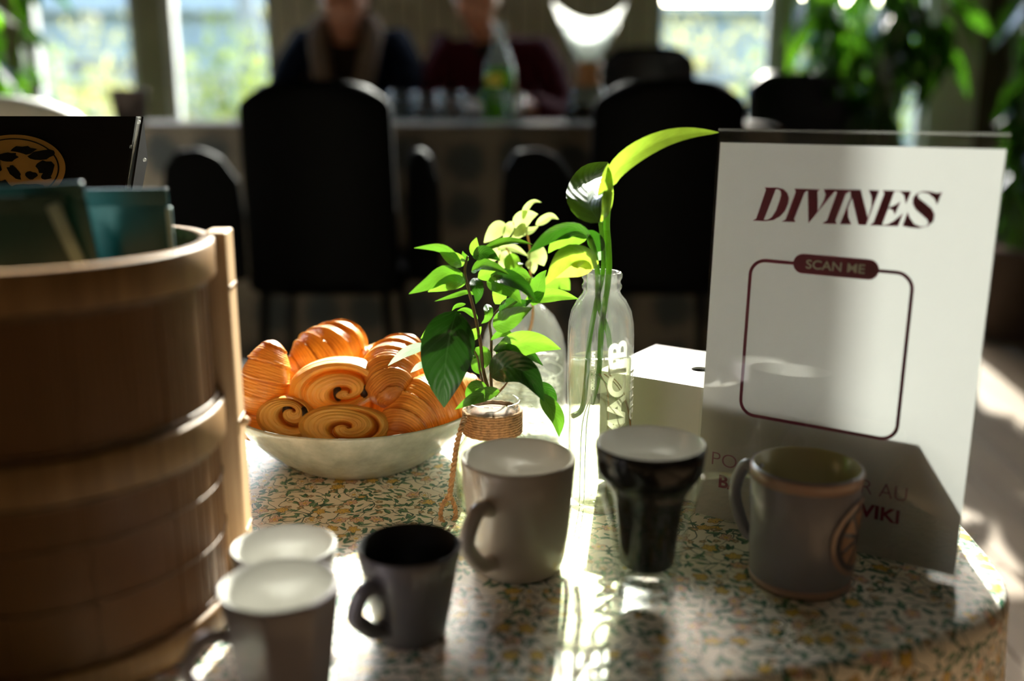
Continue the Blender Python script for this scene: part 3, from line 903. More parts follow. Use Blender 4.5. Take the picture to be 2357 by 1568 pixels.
packet('tea_packet', 'teal foil packet leaning behind the front one', (-.265, .605, zb), radians(-12), radians(4), .080, .268, .022, M['teal_bright'], radians(-4))
p3 = packet('tea_packet', 'teal foil packet with a folded seam at the right side of the basket', (-.243, .640, zb), radians(8), radians(3), .050, .262, .018, M['teal_bright'])
box('folded_seam', (.025, -.002, .14), (.0018, .0014, .12), M['silver'], p3, .0006, 1)

# ------------------------------------------------------------------ black display behind the basket
ds = thing('display_card', 'black display stand with a golden oval emblem, behind the basket', 'sign', (-.42, .80, TZ))
def dplane(p0, p1, p2, p3, th, name, mat):
    P = [Vector(p) for p in (p0, p1, p2, p3)]
    nrm = (P[1]-P[0]).cross(P[3]-P[0]).normalized()*th
    vs = P + [p+nrm for p in P]
    fs = [(3, 2, 1, 0), (4, 5, 6, 7), (0, 1, 5, 4), (1, 2, 6, 5), (2, 3, 7, 6), (3, 0, 4, 7)]
    return loc_par(obj(name, mesh(name, vs, fs, False), mat), ds)
tr_ = aty(313, 268, .86); brr = aty(232, 520, .80); brr = Vector((tr_.x-.045, .765, TZ+.002))
wv_ = Vector((-.30, .035, 0))
dplane(brr+wv_, brr, tr_, tr_+wv_, -.003, 'front_panel', M['black_card'])
e_ = Vector((.0035, .0005, 0))
dplane(brr, brr+e_, tr_+e_, tr_, -.005, 'acrylic_edge', M['glass_hazy'])
bb_ = aty(305, 700, .885); bb_ = aty(268, 545, .868); tq_ = aty(336, 366, .885)
dplane(brr+e_*1.3, bb_, tq_, tr_+e_*1.3, .0015, 'side_panel', M['black_card'])
# gold lettering rows on the side panel (unreadable at this angle)
A0, A1, A2, A3 = brr+e_*1.3, bb_, tq_, tr_+e_*1.3
sn = (A1-A0).cross(A3-A0).normalized()
if sn.dot(Vector((0, 0, CAMZ))-A0) < 0: sn = -sn
def sidept(u, v): return (A0*(1-u)+A1*u)*(1-v) + (A3*(1-u)+A2*u)*v + sn*.0009
mbg = MB(); R_ = random.Random(9)
for u0, v0_, v1_ in ((.14, .10, .78), (.27, .10, .80), (.40, .10, .74), (.53, .10, .80), (.66, .10, .70), (.79, .10, .62)):
    v = v0_
    while v < v1_:
        l_ = R_.uniform(.015, .04)
        mbg.add([sidept(u0, v), sidept(u0+.09, v), sidept(u0+.09, v+l_), sidept(u0, v+l_)], [(0, 1, 2, 3)]); v += l_+.010
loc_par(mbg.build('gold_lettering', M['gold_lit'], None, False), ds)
# oval emblem on the front panel: rim ring, inner ring, wreath blobs
fn = (tr_-brr).cross(wv_).normalized()
if fn.y > 0: fn = -fn
fu = -wv_.normalized(); fv = fn.cross(fu).normalized()
if fv.z < 0: fv = -fv
def hitfront(px, py):
    d = ray(px, py); o = Vector((0, 0, CAMZ)); t = (brr-o).dot(fn)/d.dot(fn); return o+d*t
ec = hitfront(35, 392)
def epts(rx, ry, n=64, off=.004): return [ec+fu*rx*cos(2*pi*i/n)+fv*ry*sin(2*pi*i/n)+fn*off for i in range(n)]
rx_ = (hitfront(157, 385)-ec).length; ry_ = (hitfront(35, 313)-ec).length
def ering(name, r0, r1, mat, off):
    a, b_ = epts(rx_*r0, ry_*r0, off=off), epts(rx_*r1, ry_*r1, off=off); n = 64
    vs = a+b_; fs = [(i, (i+1) % n, (i+1) % n+n, i+n) for i in range(n)]
    return loc_par(obj(name, mesh(name, vs, fs, False), mat), ds)
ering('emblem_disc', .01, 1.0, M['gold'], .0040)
ering('emblem_ring', .86, .89, M['black_card'], .0044)
mbg = MB(); R_ = random.Random(12)
for (cx, cy, wx, wy, rot) in ((.55, .42, .26, .13, .2), (.2, .55, .25, .1, -.1), (.62, .05, .17, .2, .4), (.38, -.18, .12, .1, 0), (.05, -.1, .1, .2, .5), (-.1, .35, .2, .12, .3),
                              (-.35, .1, .15, .3, .2), (.3, -.55, .3, .12, .1), (-.15, -.5, .15, .15, 0), (.66, -.2, .1, .08, 0), (-.5, -.3, .2, .2, 1), (-.55, .45, .2, .12, .6)):
    pl = []
    for i in range(14):
        a = 2*pi*i/14; k_ = R_.uniform(.75, 1.15)
        x_, y_ = wx*cos(a)*k_, wy*sin(a)*k_*1.2
        pl.append(ec+fu*rx_*(cx+x_*cos(rot)-y_*sin(rot))+fv*ry_*(cy+x_*sin(rot)+y_*cos(rot))+fn*.0046)
    mbg.add(pl, [tuple(range(14))])
loc_par(mbg.build('emblem_drawing', M['black_card'], None, False), ds)
mbg = MB()
for (px_, py_) in ((320, 281), (302, 338), (333, 368)):
    c = aty(px_, py_, .85)
    mbg.add(*lathe_data([(1e-5, -.0016), (.0012, -.0011), (.0016, 0), (.0012, .0011), (1e-5, .0016)], 10, 0, 0))
    for v in mbg.v[-50:]: v += c
loc_par(mbg.build('clear_stud', M['glass_hazy']), ds)

# ------------------------------------------------------------------ white sign
sg = thing('table_sign', 'white paper sign in a clear acrylic stand reading DIVINES and SCAN ME', 'sign', (.234, .714, TZ))
SBL = Vector((.151, .770, TZ+.003)); U = Vector((.83, -.5577, 0)).normalized()
NB = Vector((.5577, .83, 0)).normalized()                      # away from the camera
V = (Vector((0, 0, .312)) + NB*.016).normalized(); SN = U.cross(V).normalized()
if SN.y > 0: SN = -SN
SW, SH = .203, .311
def sp(u, v, off=0): return SBL + U*u + V*v + SN*off
def sheet(name, u0, u1, v0, v1, o0, o1, mat, parent=sg):
    P = [sp(u0, v0, o0), sp(u1, v0, o0), sp(u1, v1, o0), sp(u0, v1, o0)]
    Q = [sp(u0, v0, o1), sp(u1, v0, o1), sp(u1, v1, o1), sp(u0, v1, o1)]
    fs = [(0, 1, 2, 3), (7, 6, 5, 4), (4, 5, 1, 0), (5, 6, 2, 1), (6, 7, 3, 2), (7, 4, 0, 3)]
    return loc_par(obj(name, mesh(name, P+Q, fs, False), mat), parent)
sheet('front_sheet', 0, SW, 0, SH+.0, .0026, .0012, M['acrylic'])
sheet('back_sheet', 0, SW, 0, SH, -.0012, -.0026, M['acrylic'])
sheet('top_fold', 0, SW, SH, SH+.0018, .0026, -.0026, M['glass_hazy'])
PV1 = SH-.0085
# paper: top part thinner, a second sheet behind the lower part makes the faint line
loc_par(obj('paper', mesh('paper', [sp(.0012, .001), sp(SW-.0012, .001), sp(SW-.0012, PV1), sp(.0012, PV1)], [(0, 1, 2, 3)], False), M['sheet']), sg)
ft = MB(); a, b_, c, d = SBL+NB*.003, SBL+U*SW+NB*.003, SBL+U*SW+NB*.088, SBL+NB*.088
vs = [p+Vector((0, 0, -.0026)) for p in (a, b_, c, d)]+[p+Vector((0, 0, -.0006)) for p in (a, b_, c, d)]
loc_par(obj('foot', mesh('foot', vs, [(3, 2, 1, 0), (4, 5, 6, 7), (0, 1, 5, 4), (1, 2, 6, 5), (2, 3, 7, 6), (3, 0, 4, 7)], False), M['acrylic']), sg)
def suv(px, py):                                               # sign coordinates of a photographed detail
    d = ray(px, py); o = Vector((0, 0, CAMZ)); t = (SBL-o).dot(SN)/d.dot(SN); p = o+d*t-SBL
    return p.dot(U), p.dot(V)
PO = .0005
def sprint(name, polys, mat):                                  # flat print; polys = [outer, hole...] lists in (u, v)
    mb = MB()
    for loops in polys:
        tl = tessellate_polygon([[Vector((u, v, 0)) for u, v in lp] for lp in loops])
        flat = [q for lp in loops for q in lp]
        mb.add([sp(u, v, PO) for u, v in flat], [tuple(t) for t in tl])
    return loc_par(mb.build(name, mat, None, False), sg)
def gx(lst): return [suv(1720+.20365*a, 410+.20365*b_) for a, b_ in lst]
D_o = [(65,482),(105,455),(215,130),(198,105),(345,108),(410,125),(455,165),(475,225),(465,290),(430,370),(370,435),(300,475),(210,488)]
D_h = [(325,125),(355,128),(380,150),(385,190),(365,260),(325,370),(280,440),(235,472),(190,474)]
IVIN = [(390,493),(435,465),(550,155),(535,118),(825,128),(797,155),(800,375),(870,245),(887,185),(865,125),(1285,132),(1365,450),(1405,320),(1408,220),(1375,135),(1492,140),(1345,532),(1258,527),(1185,225),(1140,340),(1143,440),(1178,525),(1050,521),(1170,215),(1165,148),(1115,180),(1000,480),(1015,520),(850,515),(905,475),(1018,155),(990,150),(693,515),(685,140),(650,165),(532,462),(548,498)]
E_ = [(1385,535),(1430,500),(1550,175),(1532,137),(1855,150),(1795,300),(1775,200),(1730,152),(1665,150),(1600,335),(1660,310),(1735,265),(1670,415),(1645,360),(1595,345),(1525,530),(1580,525),(1650,490),(1765,395),(1705,545)]
S_ = [(1755,540),(1815,380),(1840,450),(1890,520),(1960,548),(2020,545),(2050,510),(2035,470),(1900,350),(1870,290),(1875,225),(1915,175),(1980,148),(2060,150),(2150,172),(2205,155),(2148,305),(2120,240),(2050,175),(1975,160),(1930,180),(1935,220),(2085,340),(2120,410),(2105,490),(2040,545),(1940,568),(1840,560)]
sprint('divines_lettering', [[gx(D_o), gx(D_h)], [gx(IVIN)], [gx(E_)], [gx(S_)]], M['maroon'])
# scan frame
def c6(a, b_): return suv(1560+.3444*a, 560+.3444*b_)
cTL, cTR, cBL, cBR = c6(505, 113), c6(1600, 178), c6(382, 1150), c6(1465, 1325)
fu0 = (cTL[0]+cBL[0])/2; fu1 = (cTR[0]+cBR[0])/2; fv1 = (cTL[1]+cTR[1])/2; fv0 = (cBL[1]+cBR[1])/2
def rr_(u0, u1, v0, v1, r): return rrect(u1-u0, v1-v0, r, (u0+u1)/2, (v0+v1)/2, 8)
T_ = .0026
oo = rr_(fu0, fu1, fv0, fv1, .013); ii = rr_(fu0+T_, fu1-T_, fv0+T_, fv1-T_, .0105)
n_ = len(oo)
mb = MB(); mb.add([sp(u, v, PO) for u, v in oo+ii], [(i, (i+1) % n_, (i+1) % n_+n_, i+n_) for i in range(n_)])
loc_par(mb.build('scan_frame', M['maroon'], None, False), sg)
pa, pb = c6(775, 115), c6(1350, 150)
pu0, pu1 = pa[0], pb[0]; pvc = fv1-.001
ph_ = .0148
mb = MB(); pl = rr_(pu0, pu1, pvc-ph_/2, pvc+ph_/2, ph_/2-.0001); mb.add([sp(u, v, PO+.0002) for u, v in pl], [tuple(range(len(pl)))])
loc_par(mb.build('scan_badge', M['maroon'], None, False), sg)
def text_mesh(s, weight=0.0):
    cu = bpy.data.curves.new('t', 'FONT'); cu.body = s; cu.offset = weight; cu.resolution_u = 6
    o = bpy.data.objects.new('t', cu); COL.objects.link(o)
    dg = bpy.context.evaluated_depsgraph_get(); dg.update()
    me = bpy.data.meshes.new_from_object(o.evaluated_get(dg))
    vs = [v.co.copy() for v in me.vertices]; fs = [tuple(p.vertices) for p in me.polygons]
    bpy.data.objects.remove(o); bpy.data.curves.remove(cu); bpy.data.meshes.remove(me)
    x0, x1 = min(v.x for v in vs), max(v.x for v in vs); y0, y1 = min(v.y for v in vs), max(v.y for v in vs)
    return [((v.x-x0)/(x1-x0), (v.y-y0)/(y1-y0)) for v in vs], fs
def stext(name, s, u0, u1, v0, v1, mat, weight=0, off=PO):
    q, fs = text_mesh(s, weight)
    mb = MB(); mb.add([sp(u0+(u1-u0)*a, v0+(v1-v0)*b_, off) for a, b_ in q], fs)
    return loc_par(mb.build(name, mat, None, False), sg)
tu0, tu1 = c6(862, 120)[0], c6(1255, 150)[0]
stext('scan_me_lettering', 'SCAN ME', tu0, tu1, pvc-.0034, pvc+.0034, M['paper_white'], .012, PO+.0004)
def c4(a, b_): return suv(1590+.2758*a, 980+.2758*b_)
def fitt(name, s, lb, rt, mat, wgt):                          # left-bottom and right-top of the words, as seen
    a = c4(*lb); b_ = c4(*rt); stext(name, s, a[0], b_[0], a[1], a[1]+.0108, mat, wgt)
fitt('small_lettering', 'PO', (176, 320), (390, 240), M['maroon_thin'], -.012)
fitt('small_lettering', 'R AU', (1425, 560), (1815, 490), M['maroon_thin'], -.012)
fitt('bold_lettering', 'BA', (232, 512), (425, 420), M['maroon'], .03)
fitt('bold_lettering', 'VIKI', (1400, 750), (1750, 690), M['maroon'], .03)

# ------------------------------------------------------------------ white box
bc = Vector((.078, .846, 0)); bu = U.copy(); bv = NB.copy()
bxr = thing('cardboard_box', 'white cardboard box behind the bottle and the sign', 'box', (bc.x, bc.y, TZ+.0035), atan2(bu.y, bu.x))
BLn, BD, BHt, tk = .262, .112, .100, .002
box('front_side', (BLn/2, tk/2, BHt/2), (BLn/2, tk/2, BHt/2), M['paper_white'], bxr)
box('back_side', (BLn/2, BD-tk/2, BHt/2), (BLn/2, tk/2, BHt/2), M['paper_white'], bxr)
box('end_side', (tk/2, BD/2, BHt/2), (tk/2, BD/2-tk, BHt/2), M['paper_white'], bxr)
box('end_side', (BLn-tk/2, BD/2, BHt/2), (tk/2, BD/2-tk, BHt/2), M['paper_white'], bxr)
box('bottom', (BLn/2, BD/2, tk/2), (BLn/2-tk, BD/2-tk, tk/2), M['paper_white'], bxr)
# lid with a round finger hole
lo = [(-.0015, -.0015), (BLn+.0015, -.0015), (BLn+.0015, BD+.0015), (-.0015, BD+.0015)]
hc = (.072, .052)
hl = [(hc[0]+.008*cos(2*pi*i/24), hc[1]+.008*sin(2*pi*i/24)) for i in range(24)]
tl = tessellate_polygon([[Vector((a, b_, 0)) for a, b_ in lo], [Vector((a, b_, 0)) for a, b_ in hl]])
fl2 = lo+hl
vs = [(a, b_, BHt) for a, b_ in fl2]+[(a, b_, BHt+tk) for a, b_ in fl2]; K = len(fl2)
fs = [tuple(reversed(t)) for t in tl]+[tuple(i+K for i in t) for t in tl]+[(i, (i+1) % 4, (i+1) % 4+K, i+K) for i in range(4)]+[(4+(i+1) % 24, 4+i, 4+i+K, 4+(i+1) % 24+K) for i in range(24)]
obj('lid', mesh('lid', vs, fs, False), M['paper_white'], bxr)

# ------------------------------------------------------------------ bowl
BC = Vector((-.148, .917, TZ))
bw_ = thing('serving_bowl', 'wide grey-green glazed bowl holding the pastries', 'bowl', BC)
lathe('bowl_body', [(0, .003), (.055, .003), (.060, 0.0), (.066, .0), (.070, .003), (.088, .016), (.105, .033), (.1155, .048), (.1200, .0562), (.1192, .0585), (.1175, .0580), (.1125, .049), (.101, .034), (.084, .019), (.064, .0075), (.04, .006), (0, .006)], M['bowl'], bw_, 128)

# ------------------------------------------------------------------ pastries
def croissant(label, ctr, dirv, L_=.105, R=.027, bend=.9, up=Vector((0, 0, 1)), seed=0, mat='crust_brown', name='croissant', group='pastries in the bowl'):
    Rn = random.Random(seed)
    X = dirv.normalized(); Z = (up - X*up.dot(X)).normalized(); Y = Z.cross(X)
    N, K = 120, 56; vs = []; us = []
    nseg = 7
    for i in range(N+1):
        s = i/N*2-1                                       # -1..1
        ang = s*bend
        Rc = (L_/2)/max(sin(bend), .3) if bend > .05 else 0
        c = X*(Rc*sin(ang)) + Y*(Rc*(1-cos(ang))) if bend > .05 else X*(s*L_/2)
        T = X*cos(ang)+Y*sin(ang); B_ = -X*sin(ang)+Y*cos(ang)
        env = max(0.0, 1-abs(s)**2.3)**.62
        for k in range(K):
            a = 2*pi*k/K
            q = (s*nseg*.5 + .16*cos(a+1.2*s) + (0 if s < 0 else 0))
            fr_ = abs(q) - math.floor(abs(q))
            stepv = 1 + .085*(.5-fr_) + (.03 if fr_ < .12 else 0)
            # fine laminations
            lam = .012*sin(abs(q)*2*pi*5 + 1.5*sin(3*a+seed))
            low = .04*sin(a*2+seed+s*3)
            rr = R*(env*.95+.05)*(stepv+lam*env+low)
            if abs(s) > .97: rr *= .92
            p = c + (Z*sin(a)*.92 + B_*cos(a))*rr
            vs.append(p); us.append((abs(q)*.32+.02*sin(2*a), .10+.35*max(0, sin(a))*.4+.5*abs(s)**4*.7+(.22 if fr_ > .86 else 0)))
    fs = []
    for i in range(N):
        for k in range(K):
            k2 = (k+1) % K; fs.append((i*K+k, i*K+k2, (i+1)*K+k2, (i+1)*K+k))
    fs.append(tuple(reversed(range(K)))); fs.append(tuple(N*K+k for k in range(K)))
    o = obj(name, mesh(name, vs, fs, True, us), M[mat])
    o.location = ctr
    tag(o, label, 'pastry', group)
    return o
def swirl(label, ctr, axis, up, rx, rz, dp, seed=0, turns=2.3, hole=True, cx=0.0, cz=0.0, group='pastries in the bowl'):
    # flattened spiral roll; its coiled end faces along axis
    A = axis.normalized(); Z = (up-A*up.dot(A)).normalized(); X = Z.cross(A)
    root = thing('chocolate_roll', label, 'pastry', ctr, 0, group)
    NR, NA = 150, 168; vs = []; us = []
    for i in range(NR+1):
        t = i/NR                                              # 0 centre of the end face -> .55 edge of face -> 1 back
        for k in range(NA):
            ph = 2*pi*k/NA; inn = 0.0
            if t <= .62:
                q = t/.62
                rho = sin(q*pi/2)**.92
                d0 = dp*(.30+.70*cos(q*pi/2)**.75)
            else:
                q = (t-.62)/.38
                rho = cos(q*pi/2)**.5 if q < 1 else 0.0
                d0 = dp*.30 - q*dp*1.15
            coil = (rho*turns - ph/(2*pi)) % 1.0
            face = 1.0 if t < .62 else max(0, 1-(t-.62)/.1)
            groove = math.exp(-((min(coil, 1-coil))/.085)**2)
            lam = sin(coil*2*pi*5+.6*sin(ph*3+seed))
            inn = max(0.0, min(1.0, (.78-rho)/.16))
            d = d0*(1+.10*sin(pi*coil)*inn) + face*dp*.16*math.exp(-((rho-.80)/.13)**2) - face*groove*dp*(.05+.40*inn)*(1 if rho > .12 else rho/.12) + face*lam*dp*.010
            wob = 1+.035*sin(ph*2+seed)+.02*sin(ph*3+seed*2)
            sc_ = rho*wob*(1+.012*lam*(1-face))
            ox = cx*(1-rho); oz = cz*(1-rho)
            p = X*(cos(ph)*sc_*rx+ox*rx) + Z*(sin(ph)*sc_*rz+oz*rz) + A*d
            vs.append(p)
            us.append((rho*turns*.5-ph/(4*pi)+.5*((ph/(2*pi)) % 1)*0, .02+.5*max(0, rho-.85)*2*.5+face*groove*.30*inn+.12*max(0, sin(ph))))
    fs = []
    for i in range(NR):
        for k in range(NA):
            k2 = (k+1) % NA; fs.append((i*NA+k, i*NA+k2, (i+1)*NA+k2, (i+1)*NA+k))
    obj('coil', mesh('coil', vs, fs, True, us), M['crust_gold'], root)
    if hole:
        for (hx, hz, s_) in ((cx-.22, cz*1.0+.02, 1), (cx+.33, cz-.04, 1)):
            lp = [(.0, -.006), (.0045, -.005), (.0058, 0), (.0045, .004), (0, .005)]
            vs, fs, us = lathe_data([(max(a, 1e-5), b_) for a, b_ in lp], 14)
            Mx = Matrix((X, Z, A)).transposed()
            vs = [Mx @ Vector((v.x*.75*s_, v.y*1.25*s_, v.z)) + X*hx*rx + Z*hz*rz + A*(dp*.86) for v in vs]
            obj('chocolate_stick', mesh('chocolate_stick', vs, fs, True, us), M['choc'], root)
    return root
toC = Vector((0, -1, 0))
croissant('croissant standing at the left end of the bowl, beside the basket', aty(603, 905, .885), Vector((.28, .0, 1)), .098, .026, .45, Vector((-1, -.2, 0)), 1)
croissant('croissant on top of the heap, at the back of the bowl', aty(757, 812, .955), Vector((.55, .75, .22)), .088, .030, .5, Vector((0, -.3, 1)), 2)
croissant('croissant half hidden behind the leaves, pointing at the viewer', aty(905, 850, .900), Vector((-.12, -1, -.30)), .105, .0265, .35, Vector((0, .2, 1)), 3)
croissant('croissant with its horn forward at the right end of the bowl', aty(985, 940, .875), Vector((-.75, -.62, -.32)), .110, .031, .55, Vector((0, -.3, 1)), 4)
croissant('croissant behind the big roll, right of the topmost one', aty(868, 842, .965), Vector((1, .3, .0)), .085, .022, .6, Vector((0, -.2, 1)), 5)
croissant('croissant deep in the bowl between the rolls and the right one', aty(905, 935, .915), Vector((.8, -.2, -.1)), .090, .024, .5, Vector((0, -.2, 1)), 6)
croissant('croissant low behind the left croissant and the big roll', aty(668, 895, .935), Vector((.5, .3, .7)), .085, .022, .5, Vector((-1, 0, .3)), 7)
swirl('big golden chocolate roll on top in the middle of the bowl', aty(777, 884, .893), Vector((.10, -1, .22)), Vector((-.10, 0, 1)), .0435, .0265, .030, 1, 2.0, True, .25, -.30)
swirl('golden chocolate roll at the lower left of the heap', aty(672, 966, .872), Vector((-.05, -1, .38)), Vector((.12, 0, 1)), .0285, .0215, .028, 2, 1.7, True, .25, .35)
swirl('flat golden roll lying at the front rim of the bowl', aty(803, 992, .853), Vector((.02, -1, .55)), Vector((.02, 0, 1)), .0430, .0225, .026, 3, 1.6, False, .05, -.1)
croissant('croissant at the bottom of the heap, under the big roll', (BC.x+.0, BC.y+.01, TZ+.036), Vector((1, .2, 0)), .10, .024, .4, Vector((0, 0, 1)), 8)

# ------------------------------------------------------------------ leaves
def leaf(path, wpx, mat, root, roll=0.0, fold=.22, shape=.75, bulge=.9, name='leaf', cup=0.0):
    P = [aty(px, py, y) for px, py, y in path]
    Pts = smoothp(P, 5)
    # resample
    D = [0]
    for i in range(1, len(Pts)): D.append(D[-1]+(Pts[i]-Pts[i-1]).length)
    N, Kx = 16, 8; LL = D[-1]
    def at(t):
        s = t*LL
        for i in range(1, len(Pts)):
            if D[i] >= s or i == len(Pts)-1:
                f = (s-D[i-1])/max(1e-9, D[i]-D[i-1]); return Pts[i-1].lerp(Pts[i], min(1, f))
    ym = sum(p[2] for p in path)/len(path)
    W = wpx/FPX*ym*1.02/2
    vs = []; us = []; fs = []
    O = Vector((0, 0, CAMZ))
    for i in range(N+1):
        t = i/N; c = at(t); T = (at(min(1, t+.03))-at(max(0, t-.03))).normalized()
        v = (O-c).normalized()
        s0 = T.cross(v)
        s0 = s0.normalized() if s0.length > 1e-4 else Vector((1, 0, 0))
        n0 = s0.cross(T).normalized()
        if n0.dot(v) < 0: n0 = -n0
        sd_ = s0*cos(roll)+n0*sin(roll); nn = -s0*sin(roll)+n0*cos(roll)
        w_ = W*(sin(pi*t**shape)**bulge) if 0 < t < 1 else W*.02
        for k in range(Kx+1):
            s = k/Kx*2-1
            p = c + sd_*(s*w_) + nn*(abs(s)*w_*fold - cup*(1-s*s)*w_ + .05*w_*sin(t*14+s*3)*abs(s))
            vs.append(p); us.append((t, s))
    for i in range(N):
        for k in range(Kx):
            a = i*(Kx+1)+k; fs.append((a, a+1, a+Kx+2, a+Kx+1))
    return loc_par(obj(name, mesh(name, vs, fs, True, us), M[mat]), root)
def stem(path, r0, r1, mat, root, name='stem'):
    P = smoothp([aty(*p) for p in path], 6); n = len(P)
    return loc_par(tube(name, P, [r0+(r1-r0)*i/(n-1) for i in range(n)], M[mat], None, 8), root)

# ---- jar with the small ficus-like cutting
JX, JY = -.0165, .800
jar = thing('glass_jar', 'small glass jar with a jute-wrapped neck, behind the grey mug', 'jar', (JX, JY, TZ))
lathe('jar_glass', [(0, .001), (.030, .001), (.0330, .004), (.0338, .012), (.0338, .044), (.0325, .052), (.0270, .060), (.0232, .063), (.0228, .066), (.0228, .087), (.0238, .0885), (.0238, .0915), (.0222, .0925), (.0208, .0905), (.0208, .066), (.0250, .058), (.0310, .050), (.0315, .044), (.0315, .008), (.029, .005), (0, .005)], M['glass'], jar, 80)
lathe('jar_water', [(0, .0055), (.028, .0055), (.0308, .009), (.0308, .044), (.029, .050), (.024, .0575), (.0203, .064), (.0203, .078), (0, .078)], M['water'], jar, 64)
lathe('pebbles', [(0, .0786), (.0195, .0786), (.0200, .082), (.012, .0845), (0, .083)], M['soil'], jar, 40)
wrap = MB()
for i in range(9):
    z = .0655+i*.0022
    wrap.add(*tube_data([(.0241*cos(2*pi*k/60), .0241*sin(2*pi*k/60), z+.0003*sin(k*2.1+i)) for k in range(60)], .00145, 8, closed=True))
tw = wrap.build('jute_wrap', M['twine'], jar)
# twisted cord hanging down from the wrap and its loop
def twist(path, r, sp_=.0011, tw_=900, seed=0):
    P = smoothp(path, 14); mb = MB(); D = 0
    for ph in (0, pi):
        pts = []; D = 0
        for i, p in enumerate(P):
            if i: D += (P[i]-P[i-1]).length
            T = (P[min(i+1, len(P)-1)]-P[max(i-1, 0)]).normalized()
            a = T.cross(Vector((0, 1, .1))).normalized(); b_ = T.cross(a)
            pts.append(p+(a*cos(D*tw_+ph)+b_*sin(D*tw_+ph))*sp_)
        mb.add(*tube_data(pts, r, 7))
    return mb
def A_(px, py, y=.765): return aty(px, py, y)
m1 = twist([A_(1072, 955, .785), A_(1062, 985), A_(1052, 1020), A_(1046, 1060), A_(1040, 1105), A_(1034, 1150)], .0014, .0012, 700)
loc_par(m1.build('hanging_cord', M['twine']), jar)
m1 = twist([A_(1036, 1140), A_(1046, 1165), A_(1048, 1190), A_(1036, 1209, .76), A_(1022, 1205, .76), A_(1014, 1185), A_(1020, 1160), A_(1034, 1140)], .0012, .0010, 800)
loc_par(m1.build('cord_loop', M['twine']), jar)
pl1 = thing('leafy_cutting', 'dark-stemmed cutting with glossy oval leaves in the small jar', 'plant', (JX, JY, TZ+.0845))
stem([(1128, 912, .80), (1112, 850, .80), (1106, 790, .80), (1092, 720, .80), (1078, 665, .80), (1070, 625, .80), (1076, 590, .80)], .0016, .0009, 'stem_brown', pl1)
stem([(1132, 912, .80), (1130, 850, .802), (1131, 780, .805), (1128, 740, .805), (1150, 710, .805), (1180, 680, .805), (1205, 655, .805)], .0014, .0007, 'stem_brown', pl1)
stem([(1118, 905, .80), (1106, 860, .795), (1098, 820, .79), (1080, 790, .785)], .001, .0006, 'stem_brown', pl1)
stem([(1140, 912, .80), (1160, 890, .795), (1175, 870, .79)], .001, .0006, 'stem_brown', pl1)
Y1 = .80
